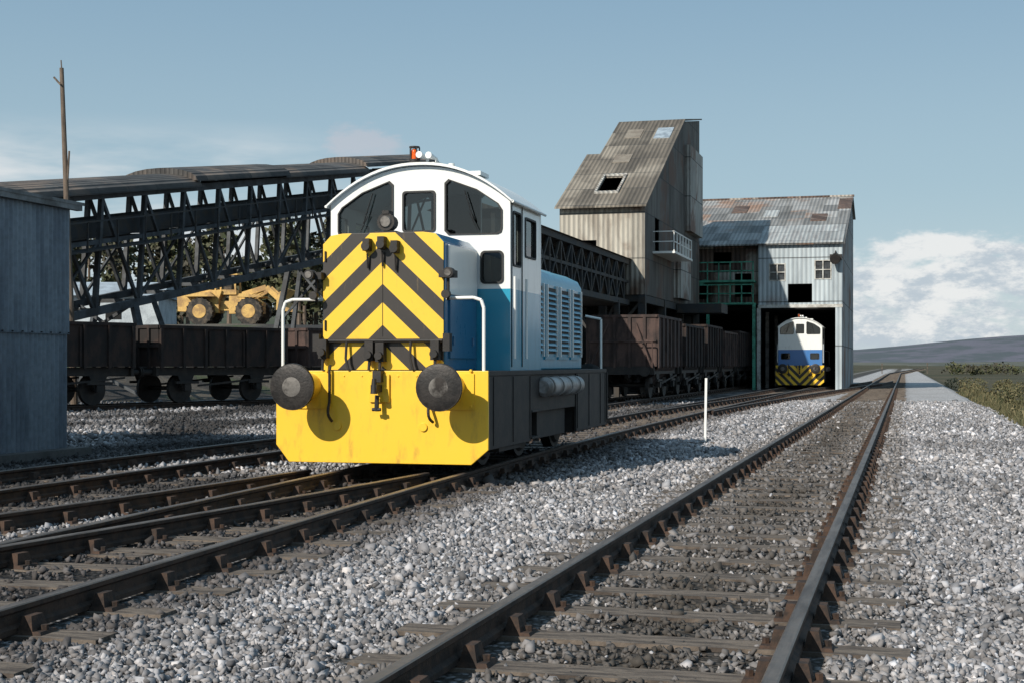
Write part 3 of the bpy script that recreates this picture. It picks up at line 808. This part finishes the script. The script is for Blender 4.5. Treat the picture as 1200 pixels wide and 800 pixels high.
mb.wall([(B0+.08,4.4),(BE,4.4),(BE,ZT-.05),(BR,13.7),(B0+.08,8.30)],[rect(63.6,64.8,6.5,8.0)],'x',A1-.06,A1)
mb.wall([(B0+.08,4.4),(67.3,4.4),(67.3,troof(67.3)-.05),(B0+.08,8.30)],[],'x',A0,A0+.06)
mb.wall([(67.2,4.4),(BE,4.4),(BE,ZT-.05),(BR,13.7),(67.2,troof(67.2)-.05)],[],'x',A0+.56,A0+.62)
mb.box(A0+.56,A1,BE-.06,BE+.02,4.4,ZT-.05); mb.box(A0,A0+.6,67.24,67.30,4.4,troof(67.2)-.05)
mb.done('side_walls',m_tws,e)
mb=MB()
def rp(x,y,up=0): return (x,y,troof(y)+up)
hole=(-13.25,-12.35,62.2,64.2)
xs_=[A0-.15,hole[0],hole[1],A1+.12]; ys_=[B0-.35,hole[2],hole[3],67.3,BR,BE+.2]
for i in range(3):
    for j in range(5):
        if i==1 and j==1: continue
        xa=A0+.5 if (i==0 and j>=3) else xs_[i]
        q=[(xa,ys_[j]),(xs_[i+1],ys_[j]),(xs_[i+1],ys_[j+1]),(xa,ys_[j+1])]
        mb.hexa([rp(a,b) for a,b in q]+[rp(a,b,.07) for a,b in q])
mb.done('roof',m_tr,e)
mb=MB()
for (xa,xb_,ya,yb_) in ((-13.4,-12.6,69.4,70.6),(-11.9,-11.1,69.2,70.7),(-13.3,-12.5,66.0,67.0)):
    q=[(xa,ya),(xb_,ya),(xb_,yb_),(xa,yb_)]
    mb.hexa([rp(a,b,.07) for a,b in q]+[rp(a,b,.10) for a,b in q],0 if xa>-12 else 2)
for a0_,a1_,b0_,b1_ in ((hole[0]-.1,hole[0],hole[2]-.1,hole[3]+.1),(hole[1],hole[1]+.1,hole[2]-.1,hole[3]+.1),(hole[0],hole[1],hole[3],hole[3]+.1),(hole[0],hole[1],hole[2]-.1,hole[2])):
    q=[(a0_,b0_),(a1_,b0_),(a1_,b1_),(a0_,b1_)]; mb.hexa([rp(a,b,.05) for a,b in q]+[rp(a,b,.16) for a,b in q],1)
mb.done('roof_lights_and_hatch',[m_skl,m_bei,M('buff_replacement_sheet',(.24,.21,.17),(.18,.15,.12),2,.7)],e)
mb=MB(); mb.box(A0+.2,A1-.2,B0+.3,BE-.2,4.42,4.6); mb.box(A0+.1,A0+.2,B0+.2,67.0,4.6,8); mb.done('internal_floor',m_dark,e)
mb=MB(); mb.box(A1+.002,A1+.30,72.6,77.2,8.2,12.6); mb.box(A1+.002,A1+.35,69,72.4,4.6,7.4)
mb.done('projecting_bay',m_bei,e)
mb=MB()
mb.box(A1+.002,A1+1.0,63.0,68.5,6.32,6.42)
for y in np.arange(63.05,68.5,.9): mb.beam((A1+.95,y,6.42),(A1+.95,y,7.3),.04,.04)
for z in (6.85,7.3): mb.beam((A1+.95,63,z),(A1+.95,68.5,z),.04,.04)
for z in (6.85,7.3): mb.beam((A1+.01,63.02,z),(A1+.95,63.02,z),.04,.04)
mb.done('balcony_rails',m_white,e)
mb=MB()
for X in (A0+.2,(A0+A1)/2,A1-.15):
    for y in (61.2,66.5,72,77.8): mb.box(X-.16,X+.16,y-.16,y+.16,0,4.39)
for y in (61.2,66.5,72,77.8):
    mb.beam((A0,y,4.25),(A1,y,4.25),.2,.3); mb.beam((A0+.2,y,.3),(A1-.2,y,4.1),.12,.12); mb.beam((A1-.2,y,.3),(A0+.2,y,4.1),.12,.12)
for X in (A0+.2,A1-.15): mb.beam((X,61,4.22),(X,78,4.22),.25,.33)
mb.beam((A1-.1,61.3,1.9),(A1-.1,78,1.9),.12,.2)
mb.box(A1,A1+2.2,70,72.5,3.9,4.35); mb.box(A0,A0+.1,61.5,77.5,0,4.2)
mb.box(A0+.1,A1-.4,77.6,77.75,0,4.3)  # this and the left sheet are dark stand-ins for shade under the tower
mb.done('legs_bracing_and_shade_sheets',m_iron,e)

# ------------------------------------------------------------ loading building
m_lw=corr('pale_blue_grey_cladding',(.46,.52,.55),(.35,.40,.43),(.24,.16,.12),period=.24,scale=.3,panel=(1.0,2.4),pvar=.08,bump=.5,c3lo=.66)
m_lr=corr('patched_loading_roof',(.29,.29,.285),(.19,.185,.175),(.22,.14,.10),mode='roof',period=.22,scale=.22,panel=(.95,1.9),pvar=.45,c3lo=.60)
m_lb=corr('rusty_brown_cladding',(.16,.10,.075),(.09,.06,.05),(.30,.28,.25),period=.24,scale=.5,panel=(.9,1.3),pvar=.5)
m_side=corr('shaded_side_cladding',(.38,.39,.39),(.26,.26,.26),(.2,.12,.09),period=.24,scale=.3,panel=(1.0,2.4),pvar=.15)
m_grn=M('green_painted_rail',(.07,.32,.22),(.03,.15,.10),3,.6)
m_win=M('dirty_window_pane',(.05,.055,.06),(.02,.02,.02),6,.25)
e=empty('coal_loading_building')
XL,XM,XR,YF,YRD,YB=-15.2,-7.75,-3.25,79.,92.,96.
ZE,ZR=7.95,11.85
def lroof(y): return ZE+(y-YF)*(ZR-ZE)/(YRD-YF)
mb=MB()
w1=rect(-7.15,-6.3,5.95,6.85); w2=rect(-4.7,-3.85,6.0,7.0); w3=rect(-6.15,-4.85,4.72,5.75)
mb.wall([(XM,4.55),(XR,4.55),(XR,7.93),(XM,7.93)],[w1,w2,w3],'y',YF,YF+.1)
mb.box(XR-.36,XR-.02,YF-.03,YF+.3,0,4.55); 
mb.done('front_wall',m_lw,e)
mb=MB()
for r_ in (w1,w2):
    a,b=r_[0][0],r_[1][0]; c,dd=r_[0][1],r_[2][1]
    for X in (a,(a+b)/2,b): mb.box(X-.03,X+.03,YF-.03,YF+.05,c-.03,dd+.03)
    for Z in (c,(c+dd)/2,dd): mb.box(a-.03,b+.03,YF-.026,YF+.046,Z-.025,Z+.025)
mb.box(XM-.02,XR+.02,YF-.05,YF-.005,4.45,4.62); mb.box(XM-.08,XM+.12,YF-.04,YF+.2,0,4.45)
for y in (84,90): mb.box(XM-.08,XM+.12,y,y+.2,0,4.4)
mb.done('window_frames_and_trim',M('faded_white_timber',(.55,.55,.52),(.35,.33,.3),3,.8),e)
mb=MB()
for r_ in (w1,w2): mb.box(r_[0][0],r_[1][0],YF+.06,YF+.075,r_[0][1],r_[2][1])
mb.done('window_panes',m_win,e)
mb=MB()
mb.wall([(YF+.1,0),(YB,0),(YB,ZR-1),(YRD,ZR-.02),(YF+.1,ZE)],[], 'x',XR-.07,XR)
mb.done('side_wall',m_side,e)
mb=MB()
mb.wall([(XL,4.7),(XM,4.7),(XM,ZE-.03),(XL,ZE-.03)],[rect(-10.3,-9.3,6.9,7.6),rect(-9.1,-8.2,5.1,6.4),rect(-11.6,-10.6,5.0,6.0)],'y',YF+.6,YF+.7)
mb.wall([(YF,4.7),(YB,4.7),(YB,ZR-1),(YRD,ZR-.02),(YF,ZE)],[], 'x',XL,XL+.07)
mb.done('rusty_wall',m_lb,e)
mb=MB(); mb.box(XL,XR-.08,YB-.1,YB,0,ZR-1); mb.box(XL,XR-.1,YF+.75,YB-.1,4.4,4.6); mb.box(XL,XL+.05,YF,YB,0,4.6)  # near-black walls and ceiling paint the shade under the building
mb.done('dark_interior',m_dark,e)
mb=MB()
def lp(x,y,up=0): return (x,y,lroof(y)+up)
q=[(XL,YF-.25),(XR+.15,YF-.25),(XR+.15,YRD),(XL,YRD)]; mb.hexa([lp(a,b) for a,b in q]+[lp(a,b,.08) for a,b in q])
mb.hexa([(XL,YRD,ZR),(XR+.15,YRD,ZR),(XR+.15,YB+.2,ZR-1),(XL,YB+.2,ZR-1),(XL,YRD,ZR+.08),(XR+.15,YRD,ZR+.08),(XR+.15,YB+.2,ZR-.92),(XL,YB+.2,ZR-.92)])
mb.done('roof',m_lr,e)
mb=MB()
for (xa,xb_,ya,yb_,mi) in ((-7.8,-3.2,78.7,83.2,0),(-5.3,-4.4,84.5,86.5,1),(-10.2,-9.3,87.5,89.5,1),(-8.2,-7.3,86,88,0),(-3.9,-3.1,88,91.5,1)):
    q=[(xa,ya),(xb_,ya),(xb_,yb_),(xa,yb_)]; mb.hexa([lp(a,b,.083) for a,b in q]+[lp(a,b,.12) for a,b in q],mi)
mb.box(XL,XR+.2,YRD-.15,YRD+.15,ZR+.05,ZR+.16,1)
mb.done('roof_patches',[corr('new_roof_sheets',(.38,.40,.40),(.28,.28,.28),None,mode='roof',period=.22,panel=(.9,2.2),pvar=.2),m_lb],e)
mb=MB()
xa,xb_=-12.9,-7.9
for z in (4.72,5.95): 
    mb.box(xa,xb_,YF-1.0,YF+.55,z-.1,z)
    for X in np.arange(xa,xb_+.01,.62): mb.beam((X,YF-.97,z),(X,YF-.97,z+.98),.06,.06)
    for dz in (.5,.98): mb.beam((xa,YF-.97,z+dz),(xb_,YF-.97,z+dz),.06,.06)
for X in (xa,(xa+xb_)/2,xb_): mb.beam((X,YF-.9,0),(X,YF-.9,4.7),.16,.16)
mb.beam((xa,YF-.9,4.72),(xa+2.4,YF-.9,5.95),.08,.2)
mb.done('green_gantry',m_grn,e)
mb=MB(); mb.box(-3.9,-3.25,YF-.3,YF-.02,7.0,7.3); mb.cyl((-3.6,YF-.1,7.2),(-3.6,YF-.7,7.0),.2,.28,n=12); mb.beam((-3.6,YF,7.5),(-3.6,YF-.6,7.3),.05)
mb.done('flood_light',m_blk,e)

# ------------------------------------------------------------ wheel loader
m_ly=M('loader_yellow_paint',(.66,.42,.13),(.38,.23,.09),1.5,.65,0,.1)
m_tyre=M('tyre_rubber',(.03,.028,.026),(.10,.08,.06),3,.9)
e=empty('wheel_loader',(-46.1,91.8,4.12),R(12)); e.scale=(1.12,1.12,1.12)
mb=MB()
for X in (-1.55,1.55):
    for Y in (-1.1,1.1):
        mb.cyl((X,Y-.28,.82),(X,Y+.28,.82),.82,.82,n=28,mi=1); mb.cyl((X,Y-.31,.82),(X,Y-.27,.82),.42,.45,n=20,mi=0); mb.cyl((X,Y+.27,.82),(X,Y+.31,.82),.45,.42,n=20,mi=0)
        for k in range(18):
            a=2*math.pi*k/18; mb.beam((X+.82*math.cos(a),Y-.28,.82+.82*math.sin(a)),(X+.82*math.cos(a),Y+.28,.82+.82*math.sin(a)),.09,.09,1)
mb.prism([(-3.1,.85),(-.5,.75),(-.5,1.6),(-.3,2.15),(-1.2,2.2),(-2.9,2.05),(-3.15,1.8)],'y',-.75,.75)
mb.prism([(-2.5,1.75),(-.6,1.75),(-.9,2.0),(-2.3,2.0)],'y',-1.35,1.35)
mb.prism([(.1,.7),(2.2,.7),(2.2,1.4),(1.2,2.0),(.1,1.9)],'y',-.5,.5)
mb.prism([(.7,1.7),(2.4,1.7),(2.2,1.85),(1.0,1.9)],'y',-1.35,-.8); mb.prism([(.7,1.7),(2.4,1.7),(2.2,1.85),(1.0,1.9)],'y',.8,1.35)
mb.box(-.5,.3,-.4,.4,.9,1.5)
for s in (-1,1):
    mb.beam((1.0,s*.55,1.9),(2.5,s*.6,2.35),.2,.32); mb.beam((2.5,s*.6,2.35),(3.6,s*.6,1.35),.2,.32)
    mb.beam((.8,s*.45,1.3),(2.3,s*.55,2.1),.12,.14)
mb.prism([(3.3,.9),(4.4,.75),(4.5,.85),(3.7,1.15),(3.6,1.7),(4.0,2.2),(3.9,2.25),(3.35,1.9)],'y',-1.4,1.4)
for X in (-.75,.55):
    for s in (-1,1): mb.beam((X,s*.62,1.9),(X*.9,s*.62,3.15),.1,.1)
mb.box(-.9,.7,-.78,.78,3.12,3.25); mb.box(-.75,.5,-.6,.6,1.9,2.2)
mb.cyl((-1.8,.3,2.2),(-1.8,.3,2.9),.07,n=10,mi=1); mb.box(-3.16,-3.1,-.6,.6,1.0,1.75,1)
mb.box(-.3,.2,-.25,.25,2.2,2.75,1)
mb.done('loader_body',[m_ly,m_tyre],e,smooth=True)
m_bank,t,p=newmat('coal_waste_bank')
pos=t.node('ShaderNodeNewGeometry').outputs['Position']
c=t.mix(t.ss(t.noise(pos,.12,5,.65),.45,.6),(.028,.025,.023),(.10,.085,.065))
c=t.mix(t.ss(t.noise(pos,.25,5,.6),.56,.66),c,(.05,.065,.025))
t.put(p.inputs['Base Color'],c); p.inputs['Roughness'].default_value=.95
t.put(p.inputs['Normal'],t.bump(t.noise(pos,2.5,5,.65),.8,.2))
mb=MB(); nx,ny=70,60
for j in range(ny+1):
    for i in range(nx+1):
        xx=-130+ (130-23)*i/nx; yy=25+ (260-25)*j/ny
        D=-.266*xx+.964*yy
        h=max(0,min(1,(D-46)/50)); h=h*4.15+ max(0,min(1,(D-112)/70))*2.0
        e1=max(0,min(1,(-25-xx)/9)); e1=e1*e1*(3-2*e1)
        nz=mnoise.noise(Vector((xx*.12,yy*.12,0)))*.7+mnoise.noise(Vector((xx*.4,yy*.4,3)))*.25
        d2=math.hypot(xx+46,yy-91.5); fl=min(1,max(0,(d2-6)/6))
        mb.v.append((xx,yy,-.06+(h+nz*fl*min(1,h)*.6)*e1))
for j in range(ny):
    for i in range(nx):
        a=j*(nx+1)+i; mb.f.append((a,a+1,a+nx+2,a+nx+1)); mb.m.append(0)
o=mb.done('stockpile_bank',m_bank,recalc=False); o.data.shade_smooth()

e=empty('pale_storage_shed',(-62,96,3.6),R(20))
mb=MB(); mb.box(-6,7,0,9,0,3.0); mb.done('walls',M('pale_shed_wall',(.5,.55,.58),(.38,.42,.45),1,.7),e)
mb=MB(); mb.prism([(-.4,3.0),(9.4,3.0),(4.5,4.3)],'x',-6.3,7.3); mb.done('roof',M('pale_shed_roof',(.36,.42,.47),(.28,.32,.36),1,.7),e)
mb=MB(); mb.box(-3,-1,-.03,0.0,.1,2.4); mb.box(3,4.2,-.03,0,1.2,2.2); mb.done('doors',m_dark,e)

# ------------------------------------------------------------ pole, stake, posts
e=empty('telegraph_pole',(-25.6,39.6,0))
m_pole=M('old_timber_pole',(.16,.12,.09),(.08,.06,.045),3,.85,0,.3,stretch=(4,4,.4))
mb=MB(); mb.cyl((.35,0,-.2),(-.12,0,10.75),.12,.065,n=12); mb.cyl((.1,0,7.2),(.22,-.1,8.1),.03,n=6); mb.beam((-.08,-.12,10.2),(-.32,-.12,10.45),.05); mb.box(.02,.18,-.12,-.03,5.6,6.0)
mb.cyl((-.12,0,10.75),(-.14,0,11.0),.02,n=6); mb.done('pole',m_pole,e)
e=empty('marker_stake',(-3.38,25,0))
mb=MB(); mb.hexa([(-.02,-.015,0),(.02,-.015,0),(.02,.015,0),(-.02,.015,0),(.0,-.015,1.16),(.04,-.015,1.16),(.04,.015,1.16),(.0,.015,1.16)],0); mb.box(-.55,.2,-.05,.05,.0,.035,1); mb.done('stake',[m_white,mat_sleeper],e)
for xx,yy,hh in ((3.4,230,1.4),(-3.1,210,1.3)):
    e=empty('lineside_post',(xx,yy,-.05)); mb=MB(); mb.box(-.06,.06,-.06,.06,0,hh); mb.box(-.1,.1,-.07,.07,hh,hh+.2); mb.done('post',mat_sleeper,e)

# ------------------------------------------------------------ hills & vegetation
def hill(name,x0,x1,y0,y1,zf,mat,nx=80,ny=14):
    mb=MB()
    for j in range(ny+1):
        for i in range(nx+1):
            xx=x0+(x1-x0)*i/nx; yy=y0+(y1-y0)*j/ny; mb.v.append((xx,yy,zf(xx,yy,j/ny)))
    for j in range(ny):
        for i in range(nx):
            a=j*(nx+1)+i; mb.f.append((a,a+1,a+nx+2,a+nx+1)); mb.m.append(0)
    o=mb.done(name,mat,recalc=False); o.data.shade_smooth()
def hz(peak,sc_,seed):
    def f(xx,yy,t_):
        n=mnoise.noise(Vector((xx*sc_,yy*sc_,seed)))*.5+mnoise.noise(Vector((xx*sc_*3,yy*sc_*3,seed)))*.18
        return -2+ (peak(xx)*(1+n*.35))*math.sin(math.pi*min(1,t_*1.0)*.5)
    return f
m_h=M('hazed_moorland',(.105,.105,.135),(.06,.075,.085),.008,.95,lo=.42,hi=.58,fine=.1)  # blue-grey base colour has the distance haze mixed in
m_h2=M('distant_low_fields',(.10,.10,.075),(.05,.058,.045),.01,.95,lo=.4,hi=.6,fine=.1)
hill('distant_hill',-900,3200,3300,4300,hz(lambda X:42+max(0,(X+150))*.095 if X<500 else 104+ (X-500)*.02,.0012,1),m_h)
hill('low_hill',-200,2600,1500,1900,hz(lambda X:5+max(0,X-60)*.014,.004,5),m_h2)
hill('wooded_hill',-900,-110,330,620,hz(lambda X:26*min(1,(-110-X)/90),.006,9),M('hill_scrub',(.05,.055,.03),(.035,.045,.02),.05,.95))

m_leaf,t,p=newmat('leaf_foliage')
g=t.node('ShaderNodeNewGeometry'); 
c=t.mix(g.outputs['Random Per Island'],(.035,.05,.018),(.10,.10,.04)); c=t.mix(t.ss(t.noise(g.outputs['Position'],.35,4,.6),.4,.6),c,(.05,.045,.03))
t.put(p.inputs['Base Color'],c); p.inputs['Roughness'].default_value=.8
def leafmesh(name,clumps,n,size,mat,parent=None):
    V=[];N=0
    for (cx,cy,cz,rx,rz) in clumps:
        q=rng.normal(size=(n,3)); q/=np.linalg.norm(q,axis=1)[:,None]; q*=rng.uniform(.35,1.05,(n,1))**.6
        ctr=q*np.array([rx,rx,rz])+np.array([cx,cy,cz])
        a=rng.normal(size=(n,3)); a/=np.linalg.norm(a,axis=1)[:,None]; b=np.cross(a,rng.normal(size=(n,3))); b/=np.linalg.norm(b,axis=1)[:,None]
        s=size*rng.uniform(.5,1.3,(n,1))
        V.append(np.stack([ctr-a*s,ctr-b*s*.6,ctr+a*s,ctr+b*s*.6],1))
    V=np.concatenate(V).reshape(-1,3); nf=len(V)//4
    me=bpy.data.meshes.new(name); me.from_pydata(V.tolist(),[],[(4*i,4*i+1,4*i+2,4*i+3) for i in range(nf)]); me.materials.append(mat)
    o=bpy.data.objects.new(name,me); sc.collection.objects.link(o)
    if parent: o.parent=parent
    return o
cl=[]; trunks=MB()
for i in range(46):
    u=random.uniform(60,640); D=random.uniform(130,185); tt=(u-600)/1667
    X=D*(-.266+.964*tt); Y=D*(.964+.266*tt); H=random.uniform(6,11.5); zb=5.5 if X<-34 else 0
    trunks.cyl((X,Y,zb-1),(X,Y,zb+H*.7),.25,.1,n=7)
    for k in range(7):
        cl.append((X+random.uniform(-2.6,2.6),Y+random.uniform(-2,2),zb+H*random.uniform(.25,.95),random.uniform(1.3,2.4),random.uniform(1.0,1.9)))
        c_=cl[-1]; trunks.cyl((X,Y,zb+H*.25),(c_[0],c_[1],c_[2]),.09,.03,n=5)
e=empty('woodland'); leafmesh('foliage',cl,120,.42,m_leaf,e); trunks.done('trunks_and_limbs',m_pole,e)
m_grass,t,p=newmat('verge_grass')
g=t.node('ShaderNodeNewGeometry'); c=t.mix(g.outputs['Random Per Island'],(.045,.055,.02),(.17,.14,.07)); t.put(p.inputs['Base Color'],c); p.inputs['Roughness'].default_value=.8
n=34000; Yg=rng.uniform(8,80,n); Xg=2.6+rng.gamma(2.0,.9,n)
cln=np.array([mnoise.noise(Vector((a*.6,b*.35,2))) for a,b in zip(Xg,Yg)]); k=cln>-.12; Xg=Xg[k];Yg=Yg[k];cln=cln[k]; n=len(Xg)
H=(.10+.38*np.clip(cln+.2,0,1))*rng.uniform(.5,1.6,n)*np.clip((Xg-2.3)/.8,.3,1.3); Zg=np.where(Xg<4.2,-(Xg-2.3)*.368,-.7)
a=rng.uniform(0,6.28,n); w=.014+Yg*.0005
bx_=np.stack([np.cos(a)*w,np.sin(a)*w,np.zeros(n)],1); base=np.stack([Xg,Yg,Zg-.02],1); tip=base+np.stack([rng.normal(0,.35,n)*H,rng.normal(0,.35,n)*H,H],1)
V=np.stack([base-bx_,base+bx_,tip],1).reshape(-1,3)
me=bpy.data.meshes.new('verge_grass'); me.from_pydata(V.tolist(),[],[(3*i,3*i+1,3*i+2) for i in range(n)]); me.materials.append(m_grass)
o=bpy.data.objects.new('verge_grass',me); sc.collection.objects.link(o)
cl=[]
for i in range(70):
    Y=random.uniform(24,120); X=random.uniform(3.2,9); cl.append((X,Y,-.55+random.uniform(0,.6),random.uniform(.3,.8),random.uniform(.25,.6)))
leafmesh('verge_scrub',cl,170,.07,m_grass)
cl=[]
for i in range(150):
    X=random.uniform(9,110); Y=random.uniform(260,330)+X*.3; cl.append((X,Y,-.3+random.uniform(0,1.1),random.uniform(1.0,2.4),random.uniform(.6,1.3)))
leafmesh('field_hedge',cl,60,.35,m_leaf)

# ------------------------------------------------------------ sky
w=bpy.data.worlds.new('World'); sc.world=w; w.use_nodes=True
try:
    w.cycles.sampling_method='MANUAL'; w.cycles.sample_map_resolution=256
except Exception: pass
t=NT(w.node_tree); bg=t.n['Background']
EL=R(33); AZ=R(204)
sky=t.node('ShaderNodeTexSky',sky_type='NISHITA'); sky.sun_disc=False; sky.sun_elevation=EL; sky.sun_rotation=AZ
sky.air_density=1.0; sky.dust_density=1.2; sky.ozone_density=1.5
dv=t.node('ShaderNodeTexCoord').outputs['Generated']; x,y,z=t.sep(dv)
haze=t.mix(t.ss(z,-.02,.13),(6.4,7.4,7.8),(4.0,5.6,6.5))
haze=t.mix(t.ss(z,.10,.30),haze,(2.6,4.2,5.6))
col=t.mix(.82,sky.outputs[0],haze)
r_=t.m('DIVIDE',x,t.m('MAXIMUM',y,.05))
cn=t.noise(t.scale(dv,(1,1,1.9)),13,5,.6,dist=.2); cn2=t.noise(t.scale(dv,(1,1,2.4)),34,5,.6)
cc=t.m('ADD',t.m('MULTIPLY',cn,.65),t.m('MULTIPLY',cn2,.35))
elm=t.m('MULTIPLY',t.ss(z,-.01,.015),t.m('SUBTRACT',1.0,t.ss(z,.075,.105)))
reg=t.m('MULTIPLY',t.ss(r_,-.12,-.03),elm)
cm=t.ss(t.m('ADD',cc,t.m('MULTIPLY',t.m('SUBTRACT',reg,1.0),.40)),.38,.50)
cm=t.m('MULTIPLY',cm,t.ss(y,0,.1))
shade=t.ss(t.m('ADD',t.noise(t.scale(dv,(1,1,2.2)),26,5,.7),t.m('MULTIPLY',z,1.5)),.45,.66)
ccol=t.mix(shade,(5.2,5.9,6.6),(9.0,9.0,8.9))
col=t.mix(t.m('MULTIPLY',cm,.85),col,ccol)
vn=t.noise(t.scale(dv,(1,1,5)),5,5,.6)
veil=t.m('MULTIPLY',t.m('MULTIPLY',t.m('SUBTRACT',1.0,t.ss(r_,-.50,-.34)),t.m('MULTIPLY',t.ss(z,.0,.08),t.m('SUBTRACT',1.0,t.ss(z,.125,.17)))),t.ss(vn,.32,.6))
veil=t.m('MULTIPLY',veil,t.ss(y,0,.1))
col=t.mix(t.m('MULTIPLY',veil,.8),col,(8.0,8.2,8.3))
da=t.m('DIVIDE',t.m('SUBTRACT',r_,-.391),.030); de=t.m('DIVIDE',t.m('SUBTRACT',z,.151),.012)
dd=t.m('ADD',t.m('MULTIPLY',da,da),t.m('MULTIPLY',de,de))
sm=t.m('SUBTRACT',1.0,t.ss(t.m('ADD',dd,t.m('MULTIPLY',t.m('SUBTRACT',cn2,.5),5.0)),.2,1.7)); sm=t.m('MULTIPLY',sm,t.ss(y,0,.1))
col=t.mix(t.m('MULTIPLY',sm,.6),col,(5.6,5.7,6.3))
t.put(bg.inputs['Color'],col); bg.inputs['Strength'].default_value=.097

sun=bpy.data.lights.new('sun','SUN'); sun.energy=5.0; sun.angle=R(.5); sun.color=(1,.935,.83)
so=bpy.data.objects.new('sun',sun); sc.collection.objects.link(so)
Ld=Vector((math.sin(R(24))*math.cos(EL),math.cos(R(24))*math.cos(EL),-math.sin(EL)))
so.rotation_euler=Ld.to_track_quat('-Z','Y').to_euler(); so.location=(-20,-40,40)

cam=bpy.data.cameras.new('camera'); co=bpy.data.objects.new('camera',cam); sc.collection.objects.link(co)
cam.lens=50; cam.sensor_width=36; cam.clip_end=12000; cam.shift_y=26/1200
co.location=(0,0,RT+1.237); co.rotation_euler=(R(90),0,TH)
sc.camera=co
